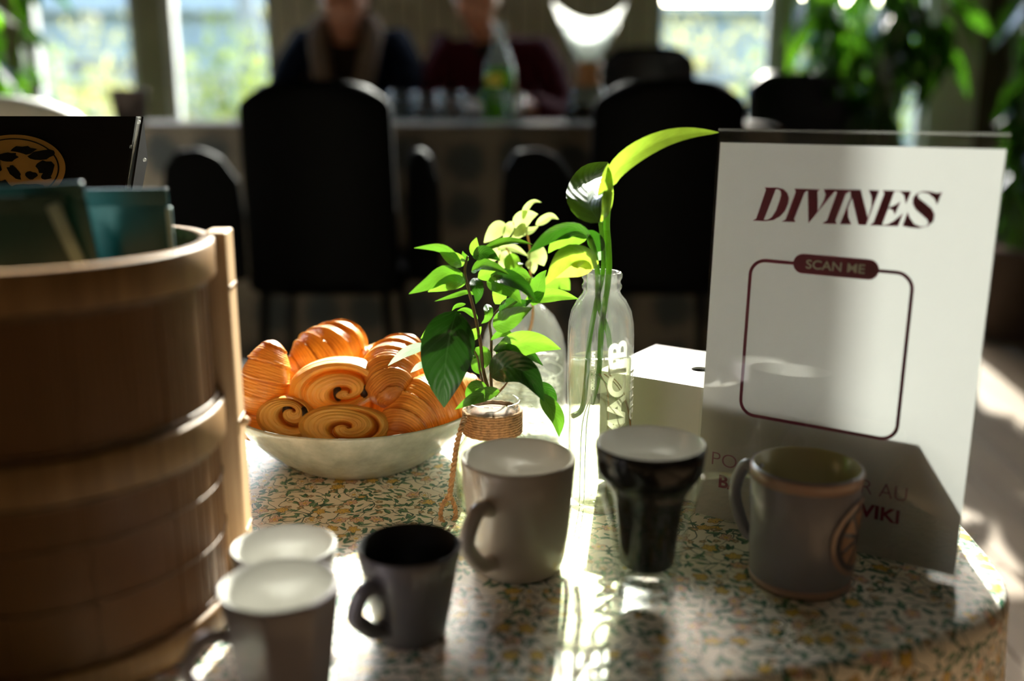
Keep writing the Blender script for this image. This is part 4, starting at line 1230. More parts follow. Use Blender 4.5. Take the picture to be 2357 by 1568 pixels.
LV = [
 ([(1062, 612, Y1), (1035, 578, .79), (1000, 566, .785), (953, 571, .78)], 34, 'leaf_mid', .9, .3),
 ([(1066, 612, Y1), (1048, 598, .79), (1030, 590, .785), (1012, 580, .78)], 34, 'leaf_bright', .1, .2),
 ([(1072, 652, Y1), (1030, 628, .79), (985, 652, .78), (941, 677, .775)], 44, 'leaf_mid', .4, .25),
 ([(1070, 655, Y1), (1045, 648, .79), (1015, 658, .785), (985, 672, .785)], 36, 'leaf_bright', .2, .25),
 ([(1097, 592, Y1), (1092, 568, .80), (1097, 547, .80)], 24, 'leaf_bright', 0, .2),
 ([(1078, 600, Y1), (1068, 588, .80), (1065, 578, .80)], 12, 'leaf_mid', 0, .2),
 ([(1088, 590, Y1), (1118, 582, .79), (1151, 600, .785)], 34, 'leaf_dark', .3, .2),
 ([(1110, 574, Y1), (1160, 558, .80), (1200, 558, .79), (1226, 563, .79)], 24, 'leaf_mid', .75, .3),
 ([(1085, 625, Y1), (1110, 612, .79), (1140, 618, .785), (1172, 632, .78)], 34, 'leaf_mid', .7, .3),
 ([(1100, 640, Y1), (1125, 630, .80), (1150, 640, .80), (1165, 660, .79)], 40, 'leaf_bright', .2, .2),
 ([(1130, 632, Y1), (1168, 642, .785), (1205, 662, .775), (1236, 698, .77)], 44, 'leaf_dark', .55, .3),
 ([(1120, 650, Y1), (1150, 655, .79), (1180, 672, .79), (1200, 700, .785)], 42, 'leaf_mid', .15, .25),
 ([(1208, 692, Y1), (1240, 684, .80), (1285, 680, .80), (1331, 688, .80)], 34, 'leaf_bright', .25, .3),
 ([(1226, 704, Y1), (1235, 672, .80), (1245, 640, .80), (1258, 622, .80)], 40, 'leaf_mid', .2, .25),
 ([(1135, 752, Y1), (1162, 740, .79), (1195, 722, .785), (1226, 708, .78)], 50, 'leaf_mid', .1, .3),
 ([(1150, 722, Y1), (1172, 705, .795), (1205, 700, .79), (1225, 690, .79)], 36, 'leaf_dark', .2, .3),
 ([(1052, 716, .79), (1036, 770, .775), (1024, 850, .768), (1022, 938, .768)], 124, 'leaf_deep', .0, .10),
 ([(1060, 722, Y1), (1030, 735, .795), (995, 752, .79), (968, 780, .79)], 26, 'leaf_bright', .35, .3),
 ([(1072, 700, Y1), (1060, 702, .80), (1048, 706, .80), (1040, 716, .80)], 10, 'leaf_mid', 0, .2),
 ([(1100, 735, Y1), (1085, 720, .80), (1068, 712, .80), (1052, 716, .80)], 14, 'leaf_mid', .2, .3),
 ([(1095, 680, Y1), (1075, 672, .80), (1045, 680, .79), (1000, 694, .785)], 12, 'leaf_mid', .3, .3),
 ([(990, 795, .79), (958, 800, .785), (925, 815, .78), (893, 842, .78)], 26, 'leaf_grey', .45, .2),
 ([(984, 835, .79), (965, 842, .785), (945, 858, .785)], 16, 'leaf_grey', .3, .2),
 ([(1142, 826, Y1), (1190, 795, .79), (1240, 790, .785), (1291, 804, .785)], 62, 'leaf_bright', .1, .2),
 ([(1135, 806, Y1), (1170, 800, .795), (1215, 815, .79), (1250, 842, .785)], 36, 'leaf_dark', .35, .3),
 ([(1095, 800, .80), (1110, 820, .80), (1098, 845, .80), (1108, 862, .80)], 44, 'leaf_mid', .1, .2),
 ([(1140, 870, Y1), (1150, 840, .80), (1160, 815, .80), (1165, 795, .80)], 40, 'leaf_bright', .2, .2),
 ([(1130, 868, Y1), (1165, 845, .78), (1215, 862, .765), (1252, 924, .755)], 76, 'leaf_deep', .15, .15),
 ([(1238, 880, .79), (1262, 905, .785), (1270, 925, .785), (1262, 945, .785)], 34, 'leaf_dark', .2, .2),
 ([(1246, 905, .78), (1262, 935, .775), (1282, 965, .772), (1287, 1006, .772)], 44, 'leaf_mid', .45, .3),
 ([(1150, 902, .79), (1118, 905, .78), (1082, 920, .77), (1047, 943, .768)], 36, 'leaf_mid', .4, .3),
 ([(1120, 898, .79), (1095, 890, .785), (1080, 900, .78), (1072, 915, .78)], 34, 'leaf_mid', .3, .2),
 ([(1075, 770, Y1), (1088, 772, .80), (1100, 762, .80), (1108, 752, .80)], 26, 'leaf_bright', .1, .2),
 ([(1180, 775, Y1), (1165, 765, .80), (1145, 770, .80), (1128, 785, .80)], 20, 'leaf_mid', .4, .3),
 ([(1140, 700, Y1), (1150, 680, .80), (1145, 655, .80), (1140, 640, .80)], 34, 'leaf_bright', 0, .2),
 ([(1090, 640, Y1), (1098, 660, .79), (1100, 680, .79), (1095, 700, .79)], 30, 'leaf_dark', .2, .2),
 ([(1120, 700, Y1), (1125, 720, .79), (1120, 735, .79), (1108, 745, .79)], 22, 'leaf_mid', .2, .2),
 ([(1165, 660, Y1), (1180, 640, .80), (1200, 630, .80), (1222, 640, .80)], 36, 'leaf_mid', .2, .2),
]
for p, w_, m_, ro, fo in LV: leaf(p, w_, m_, pl1, ro, fo)

# ---- round vase with the pale cutting
VX, VY = .0115, .958
vz = thing('round_vase', 'domed glass vase full of water and white roots, behind the jar', 'vase', (VX, VY, TZ))
lathe('vase_glass', [(0, .001), (.036, .001), (.0410, .005), (.0430, .014), (.0432, .082), (.0420, .098), (.0380, .114), (.0300, .130), (.0190, .141), (.0100, .146), (.0085, .152), (.0085, .165), (.0105, .168), (.0080, .168), (.0068, .165), (.0068, .150), (.0085, .1445), (.0180, .1385), (.0285, .1275), (.0362, .112), (.0402, .097), (.0414, .082), (.0412, .015), (.039, .007), (0, .006)], M['glass_hazy'], vz, 96)
lathe('vase_water', [(0, .0065), (.038, .0075), (.0405, .015), (.0407, .082), (.0398, .094), (0, .094)], M['water_clear'], vz, 72)
mb = MB(); R_ = random.Random(4)
for i in range(85):
    a0 = R_.uniform(0, 2*pi); z0 = R_.uniform(.02, .075); pts = []
    rr0 = R_.uniform(.018, .037); a = a0
    st_ = R_.uniform(.25, .6)*R_.choice((-1, 1)); dz = R_.uniform(-.006, .006)
    for k in range(6):
        pts.append(Vector((rr0*cos(a), rr0*sin(a), min(.085, max(.010, z0))))); a += st_; z0 += dz; rr0 = min(.0385, max(.01, rr0+R_.uniform(-.006, .008)))
    mb.add(*tube_data(smoothp(pts, 3), .00042, 4, cap=False))
rt = mb.build('root_tangle', M['root'], vz); rt['kind'] = 'stuff'
pl2 = thing('pale_cutting', 'pale green leafy cutting in the round vase, at the back', 'plant', (VX, VY, TZ+.15))
Y2 = .95
stem([(1208, 880, .958), (1212, 800, .958), (1226, 730, .958), (1224, 680, .955), (1221, 630, .95), (1222, 590, .95), (1215, 545, .95), (1208, 520, .95)], .0018, .0008, 'stem_orange', pl2)
stem([(1224, 655, .952), (1206, 625, .95), (1180, 595, .948), (1165, 570, .945)], .0012, .0007, 'stem_orange', pl2)
LV2 = [
 ([(1204, 506, Y2), (1212, 480, Y2), (1228, 464, Y2), (1246, 466, Y2)], 15, 'leaf_pale', .4, .3),
 ([(1233, 518, Y2), (1252, 507, Y2), (1268, 498, Y2), (1286, 505, Y2)], 21, 'leaf_pale', .3, .3),
 ([(1188, 528, Y2), (1200, 508, Y2), (1218, 497, Y2), (1238, 493, Y2)], 38, 'leaf_pale', .1, .2),
 ([(1165, 518, Y2), (1148, 525, .945), (1130, 542, .94), (1114, 559, .94)], 36, 'leaf_pale', .1, .1),
 ([(1214, 520, Y2), (1200, 530, .94), (1186, 545, .94), (1172, 556, .94)], 26, 'leaf_pale', .1, .2),
 ([(1182, 510, Y2), (1172, 522, .95), (1165, 540, .945), (1160, 556, .945)], 24, 'leaf_pale', .3, .3),
 ([(1226, 573, Y2), (1232, 582, .945), (1244, 595, .94), (1252, 612, .94)], 44, 'leaf_pale', .1, .2),
 ([(1192, 590, Y2), (1182, 602, .945), (1182, 620, .94), (1188, 640, .94)], 44, 'leaf_bright', .1, .2),
 ([(1246, 648, Y2), (1270, 655, .95), (1290, 648, .95), (1312, 668, .95)], 52, 'leaf_bright', .05, .15),
 ([(1180, 585, Y2), (1165, 592, .95), (1158, 606, .945), (1150, 622, .945)], 34, 'leaf_pale', .2, .2),
 ([(1205, 640, Y2), (1215, 655, .945), (1225, 668, .945), (1236, 690, .945)], 40, 'leaf_bright', .15, .2),
 ([(1215, 600, Y2), (1225, 612, .945), (1228, 630, .945)], 26, 'leaf_pale', .3, .2),
 ([(1150, 570, Y2), (1135, 590, .95), (1128, 610, .95)], 26, 'leaf_pale', .4, .2),
 ([(1190, 545, Y2), (1205, 535, .95), (1225, 530, .95), (1240, 520, .95)], 22, 'leaf_pale', .5, .2),
 ([(1145, 575, Y2), (1165, 568, .95), (1190, 575, .95), (1215, 590, .95)], 20, 'leaf_pale', .4, .3),
]
for p, w_, m_, ro, fo in LV2: leaf(p, w_, m_, pl2, ro, fo)

# ---- tall bottle with the long-stemmed cutting
TX, TY = .0730, .796
bt = thing('glass_bottle', 'tall clear glass bottle with white lettering, left of the sign', 'bottle', (TX, TY, TZ))
prof_o = [(0, .0005), (.0235, .0005), (.0262, .003), (.0270, .008), (.0272, .150), (.0266, .160), (.0245, .170), (.0200, .1785), (.0158, .1835), (.0148, .1865), (.0160, .1885), (.0162, .1910), (.0150, .1930), (.0150, .1950), (.0163, .1970), (.0164, .2000), (.0150, .2018)]
prof_i = [(0.0128, .2015), (.0120, .200), (.0122, .186), (.0148, .1810), (.0190, .1760), (.0232, .168), (.0252, .159), (.0256, .150), (.0256, .010), (.023, .0075), (0, .007)]
lathe('bottle_glass', prof_o+prof_i, M['glass_hazy'], bt, 96)
lathe('bottle_water', [(0, .0078), (.0225, .0082), (.0250, .011), (.0251, .1295), (0, .1295)], M['water'], bt, 80)
def cyltext(s, phi0, zlo, zhi, width, mat, R=.0279, wgt=.02, name='white_lettering', mirror=False):
    q, fs = text_mesh(s, wgt); vs = []
    for a, b_ in q:                                    # reads from the bottom upwards
        z = zlo+(zhi-zlo)*a; u = phi0 - (b_-.5)*width/R
        vs.append((R*sin(u), -R*cos(u), z))
    return obj(name, mesh(name, vs, fs, False), mat, bt)
cyltext('MACEB', radians(26), .066, .150, .0180, M['print_white'], wgt=.035)
cyltext('GREEN', radians(68), .080, .122, .0120, M['print_white'], wgt=.02)
cyltext('ORIGINAL RECIPE', radians(-17), .110, .142, .0028, M['print_white'], wgt=.01)
pl3 = thing('long_stemmed_cutting', 'bright green cutting with long arching leaves in the tall bottle', 'plant', (TX, TY, TZ+.13))
stem([(1404, 428, .79), (1396, 510, .792), (1400, 570, .795), (1401, 632, .796), (1392, 700, .796), (1384, 760, .796), (1378, 860, .796), (1362, 930, .796)], .0027, .0022, 'stem_green', pl3)
stem([(1382, 512, .788), (1388, 570, .792), (1387, 632, .796), (1372, 700, .796), (1356, 790, .796), (1350, 870, .796), (1340, 940, .796), (1318, 958, .79)], .0016, .0024, 'stem_green', pl3)
stem([(1358, 548, .785), (1368, 580, .79), (1376, 634, .795), (1378, 700, .796), (1398, 760, .796), (1404, 800, .796)], .0022, .0022, 'stem_green', pl3)
for i, (x0, x1, y1) in enumerate(((1380, 1400, 1160), (1370, 1430, 1170), (1390, 1450, 1150), (1362, 1350, 1160), (1400, 1452, 1010), (1378, 1340, 1165))):
    stem([(x0, 860, .79), ((x0+x1)/2+8, 900, .785), (x1, 980, .785), (x1-6, y1, .79)], .0006, .0003, 'stem_green' if i % 2 else 'stem_orange', pl3, 'rootlet')
LV3 = [
 ([(1404, 432, .79), (1416, 396, .785), (1462, 356, .78), (1525, 322, .78), (1590, 307, .785), (1655, 305, .79)], 46, 'leaf_pothos', .35, .30, .60, .75),
 ([(1381, 512, .760), (1352, 462, .785), (1362, 408, .825), (1399, 373, .850)], 94, 'leaf_gloss', .25, .10, .85, .8),
 ([(1382, 512, .79), (1392, 470, .785), (1396, 420, .785), (1400, 376, .79)], 36, 'leaf_pothos', .1, .2, .85, .8),
 ([(1360, 550, .79), (1320, 524, .78), (1262, 540, .775), (1216, 583, .77)], 50, 'leaf_dark', .75, .35, .8, .8),
 ([(1352, 548, .79), (1315, 548, .785), (1280, 560, .785), (1262, 583, .785)], 40, 'leaf_bright', .3, .2, .8, .8),
 ([(1366, 620, .79), (1345, 592, .78), (1300, 590, .775), (1256, 656, .77)], 56, 'leaf_pothos', .35, .35, .7, .8),
 ([(1362, 622, .79), (1330, 612, .785), (1298, 622, .785), (1275, 640, .785)], 50, 'leaf_yellow', .1, .2, .8, .8),
 ([(1388, 577, .79), (1374, 560, .79), (1362, 540, .79), (1350, 531, .79)], 38, 'leaf_dark', .2, .2, .8, .8),
 ([(1378, 600, .80), (1388, 580, .80), (1392, 560, .80), (1388, 545, .80)], 22, 'leaf_grey', .4, .2, .8, .8),
]
for p, w_, m_, ro, fo, sh, bl in LV3: leaf(p, w_, m_, pl3, ro, fo, sh, bl)

# ================================================================== FAR TABLE AND WHAT STANDS ON IT
FZ = CAMZ-.063; FY0, FY1, FX0, FX1 = 2.62, 3.22, -1.75, .69
ft_ = thing('dining_table', 'long dining table under a dark patterned cloth, in the background', 'table', ((FX0+FX1)/2, (FY0+FY1)/2, 0))
box('tabletop', (0, 0, FZ-.02), ((FX1-FX0)/2-.004, (FY1-FY0)/2-.004, .016), M['table_wood'], ft_)
for sx in (-1, 1):
    for sy in (-1, 1):
        box('leg', (sx*1.12, sy*.26, (FZ-.036)/2), (.03, .03, (FZ-.036)/2), M['table_wood'], ft_, .004, 1)
vs = []; fs = []; us = []
hx, hy = (FX1-FX0)/2, (FY1-FY0)/2
per = []
def side(a, b_, n):
    for i in range(n): per.append((a[0]+(b_[0]-a[0])*i/n, a[1]+(b_[1]-a[1])*i/n))
side((-hx, -hy), (hx, -hy), 96); side((hx, -hy), (hx, hy), 28); side((hx, hy), (-hx, hy), 96); side((-hx, hy), (-hx, -hy), 28)
NPp = len(per)
rings = [(0.001, 0, 0), (.5, 0, 0), (.99, 0, 0), (1, .004, -.006), (1, .008, -.03), (1, .015, -.15), (1, .022, -.35), (1, .030, -.62)]
for (f, o_, dz) in rings:
    for i, (x, y) in enumerate(per):
        nx = (1 if x >= hx-1e-6 else -1 if x <= -hx+1e-6 else 0); ny = (1 if y >= hy-1e-6 else -1 if y <= -hy+1e-6 else 0)
        wv = .022*sin(i*.36)*(-dz/.62)
        vs.append((x*f+nx*(o_+wv), y*f+ny*(o_+wv), FZ+dz)); us.append((x*f+nx*(-dz), y*f+ny*(-dz)))
for r_ in range(len(rings)-1):
    for i in range(NPp):
        j = (i+1) % NPp; fs.append((r_*NPp+i, r_*NPp+j, (r_+1)*NPp+j, (r_+1)*NPp+i))
o = obj('tablecloth', mesh('tablecloth', vs, fs, True, us), M['farcloth']); o.location = ((FX0+FX1)/2, (FY0+FY1)/2, .001)
tag(o, 'dark grey-brown cloth with large flower medallions hanging from the far table', 'tablecloth')

def chair(label, x, y, rz, topz, w=.36, low=.42, mat='black_plastic', arms=True, name='tub_chair', group=None, wings=(1, 1)):
    r = thing(name, label, 'chair', (x, y, 0), rz, group)
    # backrest: rounded shell, curved
    n, m_ = 18, 16; vs = []; fs = []
    H = topz-low
    for s_ in (0, 1):
        for j in range(m_+1):
            v = j/m_
            for i in range(n+1):
                u = i/n*2-1
                # rounded top corners
                hw = w/2*(1+.04*(1-v))
                e = max(0, (v-.86)/.14)
                hw2 = hw*(1-.30*(1-sqrt(max(0, 1-e*e))))
                X_ = u*hw2; dep = .05*u*u + (.04*(1-v))
                Z_ = low+H*v - .012*abs(u)**3*(v > .9)
                vs.append((X_, dep - (.022 if s_ == 0 else -.010), Z_))
    K = (n+1)*(m_+1)
    for s_ in (0, 1):
        for j in range(m_):
            for i in range(n):
                a = s_*K+j*(n+1)+i; q = (a, a+1, a+n+2, a+n+1); fs.append(q if s_ == 0 else tuple(reversed(q)))
    bl = [j*(n+1) for j in range(m_+1)]; br_ = [j*(n+1)+n for j in range(m_+1)]
    for L1 in (bl, br_):
        for a, b_ in zip(L1[:-1], L1[1:]): fs.append((a, b_, b_+K, a+K))
    for i in range(n):
        fs.append((i, i+1, i+1+K, i+K)); t0 = m_*(n+1)+i; fs.append((t0, t0+1, t0+1+K, t0+K))
    me = mesh('backrest', vs, fs, True)
    bm = bmesh.new(); bm.from_mesh(me); bmesh.ops.recalc_face_normals(bm, faces=bm.faces); bm.to_mesh(me); bm.free()
    obj('backrest', me, M[mat], r)
    s = slab('seat', rrect(w*1.12, .36, .08, 0, 0), .06, M[mat], r, .02, 3)
    s.rotation_euler = (pi/2, 0, 0); s.location = (0, .215, low+.02)
    if arms:
        for sx in (-1, 1):
            wd = .175 if sx < 0 else .08
            ol = [(-wd/2, 0), (wd/2, 0), (wd/2, .16), (wd/2*.92, .23), (wd/2*.5, .285), (0.0, .305), (-wd/2*.6, .30), (-wd/2*.92, .26), (-wd/2, .20)]
            ol = [(a, b_) for a, b_ in ol]
            a_ = slab('armrest', ol, .035, M[mat], r, .012, 3)
            a_.location = (sx*(w/2+.04) + (-.075 if sx < 0 else .02), .12, low+.01); a_.rotation_euler = (0, 0, radians(-18 if sx < 0 else 60)*1.0)
            a_.rotation_euler = (0, 0, radians(12 if sx < 0 else -30))
    for sx in (-1, 1):
        for (sy, ky) in ((.07, -.05), (.35, .03)):
            tube('leg', [(sx*w*.42, sy, low-.005), (sx*(w*.42+.03), sy+ky, .002)], [.012, .009], M['black_metal'], r, 10)
    return r
xa = (715-1178)/FPX*2.10; xb = (1548-1178)/FPX*2.10
chair('black tub chair at the far table, in the middle behind the bowl', xa, 2.16, 0, .880, .325)
chair('black tub chair at the far table, behind the left edge of the white sign', xb, 2.16, 0, .882, .325)
chair('dark chair on the far side right of the window, its top edge shining', .93, 3.45, radians(-155), .93, .40, .42, 'black_chair_glossy', False, 'side_chair')
chair('black high-backed chair behind the glass carafe', .50, 3.78, radians(170), 1.03, .34, .46, 'black_chair_glossy', False, 'side_chair')
chair('white rounded chair at the left edge behind the black display', -1.12, 2.05, radians(5), .850, .46, .44, 'whitechair', False, 'side_chair')

def fy(px, y): return (px-1178.5)/FPX*(y*CP+.063*SP)
# glasses on the far table
def tumbler(x, y, label, h=.085, r=.033, group='tumblers on the far table'):
    t = thing('drinking_glass', label, 'glass', (x, y, FZ+.0015), 0, group)
    lathe('glass_wall', [(0, .001), (r*.8, .001), (r*.84, .004), (r, h), (r-.0018, h), (r*.84-.002, .010), (0, .008)], M['aqua'], t, 32)
    return t
for i, (px, lb) in enumerate(((925, 'empty tumbler on the far table, first to the right of the middle chair'), (982, 'empty tumbler on the far table, second from the middle chair'),
                              (1038, 'empty tumbler on the far table, third from the middle chair'), (1088, 'empty tumbler on the far table, next to the green bottle'))):
    tumbler(fy(px, 2.78), 2.78+.02*(i % 2), lb)
tumbler(fy(1183, 2.68), 2.68, 'small glass standing in front of the green bottle', .078, .030)
wbt = thing('drink_bottle', 'clear bottle with green drink and a yellow label, on the far table', 'bottle', (fy(1150, 2.82), 2.82, FZ+.0015))
lathe('bottle_glass', [(0, .001), (.040, .001), (.044, .006), (.045, .12), (.040, .15), (.024, .195), (.0165, .215), (.0155, .24), (.018, .243), (.018, .250), (.013, .250), (.0125, .216), (.021, .194), (.037, .149), (.0425, .12), (.0415, .008), (0, .006)], M['aqua'], wbt, 40)
lathe('drink', [(0, .007), (.041, .008), (.0418, .118), (.037, .146), (0, .146)], M['bottle_green'], wbt, 40)
mb = MB(); n_ = 14; vs = []
for i in range(n_):
    a = radians(-50+60*i/(n_-1)); vs += [(.0455*sin(a), -.0455*cos(a), .10), (.0455*sin(a), -.0455*cos(a), .128)]
mb.add(vs, [(2*i, 2*i+2, 2*i+3, 2*i+1) for i in range(n_-1)]); mb.build('yellow_label', M['lime_label'], wbt)
lathe('cap', [(0, .2505), (.0175, .2505), (.0175, .262), (0, .262)], M['aqua'], wbt, 24)
cx_ = fy(1352, 2.86)
cf = thing('pour_over_carafe', 'hourglass coffee carafe with a wooden collar, on the far table', 'carafe', (cx_, 2.86, FZ+.0015))
lathe('carafe_glass', [(0, .001), (.060, .001), (.068, .010), (.066, .030), (.045, .085), (.029, .115), (.027, .135), (.033, .160), (.060, .215), (.082, .262), (.080, .262), (.058, .214), (.031, .159), (.025, .135), (.027, .114), (.043, .084), (.0635, .029), (.0655, .011), (.058, .005), (0, .005)], M['aqua'], cf, 56)
lathe('coffee', [(0, .006), (.058, .006), (.0645, .012), (.0625, .029), (.055, .048), (0, .048)], simple('thin_coffee', (.05, .03, .02), .2), cf, 40)
lathe('wooden_collar', [(.0300, .098), (.0390, .098), (.0335, .118), (.0335, .140), (.0400, .165), (.0345, .165), (.0285, .14), (.0285, .118)], M['cork'], cf, 40, closed=True)
pf = thing('paper_filter', 'white folded paper filter standing in the carafe', 'filter', (cx_, 2.86, FZ+.0015))
vs = []; fs = []; n_ = 40
for j in range(9):
    v = j/8
    for i in range(n_+1):
        a = 2*pi*i/n_
        r = .004+.096*v
        zt = .145+.125*v + .052*v*v*v*abs(cos(a))**2.0
        fl_ = 1-.45*abs(sin(a))*v
        vs.append((r*cos(a)*1.03, r*sin(a)*fl_, zt))
for j in range(8):
    for i in range(n_): a = j*(n_+1)+i; fs.append((a, a+1, a+n_+2, a+n_+1))
o = obj('filter_cone', mesh('filter_cone', vs, fs), M['filter'], pf)
cup_ = thing('flower_pot', 'brown pot standing at the left end of the far table', 'pot', (fy(302, 2.85), 2.85, FZ+.0015))
lathe('pot_body', [(0, 0), (.036, 0), (.040, .004), (.050, .080), (.052, .082), (.052, .090), (.046, .090), (.044, .078), (.036, .010), (0, .010)], M['pot'], cup_, 32)

# ------------------------------------------------------------------ people
def skin_obj(name, verts, edges, radii, mat, parent, root=0, sub=2, loc=None):
    me = bpy.data.meshes.new(name); me.from_pydata(verts, edges, []); me.materials.append(mat)
    o = bpy.data.objects.new(name, me); COL.objects.link(o); o.parent = parent
    sm = o.modifiers.new('skin', 'SKIN'); sm.use_smooth_shade = True
    for i, rr in enumerate(radii):
        q = me.skin_vertices[0].data[i]; q.radius = rr if isinstance(rr, tuple) else (rr, rr)
        q.use_root = (i == root)
    ss = o.modifiers.new('sub', 'SUBSURF'); ss.levels = sub; ss.render_levels = sub
    return o
def person(label, x, y, sh, hd, cloth, undermat, scarf, lean=.0, hz=1.135):
    # local: facing -y (towards the camera). sh = shoulder height
    r = thing('person', label, 'person', (x, y, 0))
    V_ = []; E = []; Rr = []
    def add(p, rad, par=None):
        V_.append(p); Rr.append(rad)
        if par is not None: E.append((par, len(V_)-1))
        return len(V_)-1
    pel = add((0, .12, .50), (.12, .10)); ab = add((0, .08, .68), (.10, .08), pel); ch = add((0, .05, .88), (.11, .08), ab)
    nk0 = add((0, -.01, sh-.02), (.06, .06), ch); nk = add((hd*.5, -.05, hz-.11), (.048, .052), nk0)
    jw = add((hd, -.095, hz-.065), (.050, .062), nk); hc_ = add((hd, -.075, hz+.01), (.070, .088), jw); ht_ = add((hd, -.06, hz+.075), (.068, .085), hc_); add((hd, -.06, hz+.118), (.035, .045), ht_)
    add((hd, -.178, hz-.005), .010, hc_)                       # nose
    for s in (-1, 1): add((hd+s*.080, -.065, hz-.005), .012, hc_)    # ears
    for s in (-1, 1):
        s1 = add((s*.15, .03, sh-.05), .040, ch); e1 = add((s*.215, -.12, sh-.25), .034, s1); w1 = add((s*.10, -.30, FZ+.045), .028, e1); h1 = add((s*.05, -.36, FZ+.04), (.036, .018), w1)
        for fi in range(4): f1 = add((s*.05-.024+.016*fi, -.41, FZ+.034), .009, h1); add((s*.05-.024+.016*fi, -.438-.006*(fi in (1, 2)), FZ+.022), .008, f1)
        t1 = add((s*.05-s*.045, -.365, FZ+.040), .010, h1)
        k1 = add((s*.10, -.32, .50), .07, pel); a1 = add((s*.12, -.30, .09), .045, k1); add((s*.12, -.42, .04), (.04, .03), a1)
    skin_obj('body', V_, E, Rr, M['skin'], r)
    # top with sleeves
    V_ = []; E = []; Rr = []
    pel = add((0, .12, .50), (.16, .14)); ab = add((0, .08, .68), (.165, .13), pel); ch = add((0, .045, .90), (.185, .125), ab); nk0 = add((0, .0, sh+.0), (.075, .07), ch)
    for s in (-1, 1):
        s1 = add((s*.165, .03, sh-.035), .066, ch); m1 = add((s*.205, -.04, sh-.14), .060, s1); e1 = add((s*.222, -.12, sh-.25), .055, m1); add((s*.115, -.28, FZ+.052), .040, e1)
    skin_obj('jacket' if scarf else 'sweater', V_, E, Rr, M[cloth], r)
    for s in (-1, 1):
        V_ = []; E = []; Rr = []
        a = add((s*.09, .08, .50), .085); b_ = add((s*.11, -.33, .50), .080, a); c_ = add((s*.12, -.31, .12), .055, b_)
        skin_obj('trouser_leg', V_, E, Rr, M['black_card'], r)
        skin_obj('shoe', [(s*.12, -.28, .05), (s*.12, -.42, .04)], [(0, 1)], [(.045, .045), (.042, .035)], M['black_card'], r)
    if scarf:
        tube('scarf', smoothp([(-.055, -.16, .86), (-.075, -.135, .96), (-.085, -.05, sh+.02), (0, .06, sh+.045), (.085, -.05, sh+.02), (.08, -.135, .96), (.055, -.16, .84)], 6), .034, M['scarf'], r, 12)
        skin_obj('top', [(0, -.065, .80), (0, -.07, .93), (0, -.03, sh-.01)], [(0, 1), (1, 2)], [(.09, .05), (.085, .05), (.06, .05)], M[undermat], r)
    else:
        skin_obj('collar', [(0, -.085, sh-.06), (0, -.03, sh+.0)], [(0, 1)], [(.06, .02), (.075, .075)], M[undermat], r)
    # hair: cap over the skull
    vs, fs, us = lathe_data([(1e-5, .150), (.050, .138), (.082, .100), (.094, .050), (.090, .0), (.080, -.03), (.070, -.03), (.06, .0), (1e-5, .0)], 28)
    for v in vs:
        v.y *= 1.15
        if v.y < -.02 and v.z < .055: v.y *= .45; v.z = max(v.z, .045)
        v += Vector((hd, -.050, hz))
    obj('hair', mesh('hair', vs, fs), M['hair'], r)
    return r
person('person in a navy jacket and beige scarf sitting behind the far table', fy(805, 3.45), 3.50, 1.055, 0.0, 'navy', 'brown_top', True, hz=1.155)
person('person in a dark red sweater sitting behind the bottle', fy(1135, 3.45), 3.50, 1.03, -.05, 'burgundy', 'brown_top', False, hz=1.165)

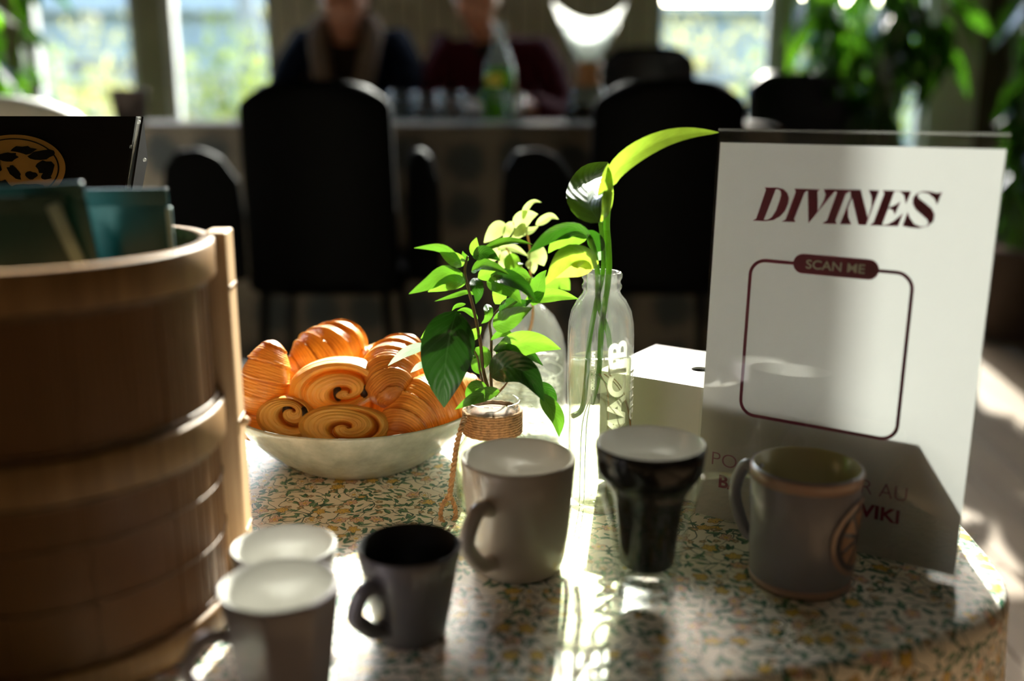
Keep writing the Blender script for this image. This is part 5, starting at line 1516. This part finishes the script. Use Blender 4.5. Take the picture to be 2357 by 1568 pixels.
# ------------------------------------------------------------------ indoor plants
def indoor(label, x, y, zpot, hgt, spread, nst, nlv, ln, seed, mats=('plant_in', 'plant_in', 'plant_in', 'plant_in_bright'), potm='pot', zlo=.3, name='potted_plant', stand=None):
    R = random.Random(seed)
    r = thing(name, label, 'plant', (x, y, .0015))
    z0 = 0
    lathe('pot', [(0, .0), (.11, .0), (.12, .01), (.155, zpot-.02), (.16, zpot), (.145, zpot), (.135, zpot-.03), (0, zpot-.03)], M[potm], r, 32)
    lathe('soil', [(0, zpot-.029), (.134, zpot-.029), (.13, zpot-.02), (0, zpot-.02)], M['soil'], r, 24)
    # one leaf mesh shared per material
    meshes = []
    for mt in mats:
        N, Kx = 8, 4; vs = []; fs = []; us = []
        for i in range(N+1):
            t = i/N; w_ = .19*sin(pi*t**.75)**.9 if 0 < t < 1 else .005
            for k in range(Kx+1):
                s = k/Kx*2-1; vs.append((t, s*w_, abs(s)*w_*.3 - .22*t*t)); us.append((t, s))
        for i in range(N):
            for k in range(Kx): a = i*(Kx+1)+k; fs.append((a, a+1, a+Kx+2, a+Kx+1))
        me = mesh('leaf', vs, fs, True, us); me.materials.append(M[mt]); meshes.append(me)
    stems = []
    for i in range(nst):
        a = R.uniform(0, 2*pi); rr = R.uniform(.3, 1)*spread; h = hgt*R.uniform(.6, 1)
        P = smoothp([(R.uniform(-.05, .05), R.uniform(-.05, .05), zpot-.025), (rr*cos(a)*.25, rr*sin(a)*.25, zpot+h*.4), (rr*cos(a)*.7, rr*sin(a)*.7, zpot+h*.8), (rr*cos(a), rr*sin(a), zpot+h)], 6)
        tube('stem', P, [.007-.005*j/(len(P)-1) for j in range(len(P))], M['stem_green'], r, 6); stems.append(P)
    for i in range(nlv):
        P = R.choice(stems); q = P[int(len(P)*R.uniform(.2, 1.0))-1]
        o = obj('leaf', R.choice(meshes), None, r, loc=q)
        s = ln*R.uniform(.6, 1.25)
        o.scale = (s, s, s); o.rotation_euler = (R.uniform(-.9, .9), R.uniform(.3, 1.45), R.uniform(0, 2*pi))
    return r
indoor('tall leafy plant in front of the right-hand window, left of the pale pier', 1.22, 3.55, .34, 1.35, .38, 15, 290, .195, 21)
indoor('large leafy plant by the right wall, in front of the pale pier', 1.76, 3.50, .34, 1.30, .20, 9, 85, .17, 22, ('plant_in',))
indoor('shorter bushy plant close to the glass of the right-hand window', 1.36, 3.98, .30, 1.25, .24, 12, 260, .17, 27)
indoor('bright green plant at the far left window', -1.78, 3.55, .30, 1.10, .26, 9, 90, .17, 23, ('plant_in_bright', 'plant_in_bright', 'plant_in'))
# ceiling lamp fitting behind the camera
lf = thing('ceiling_lamp', 'round ceiling lamp of the room', 'lamp', (.3, -.9, 2.66))
lathe('lamp_shade', [(.26, .0), (.27, .0), (.20, .12), (.03, .14), (.03, .13), (.19, .11)], M['frame_pale'], lf, 40, closed=True)
tube('lamp_cord', [(0, 0, .14), (0, 0, .61)], .006, M['black_metal'], lf, 8)
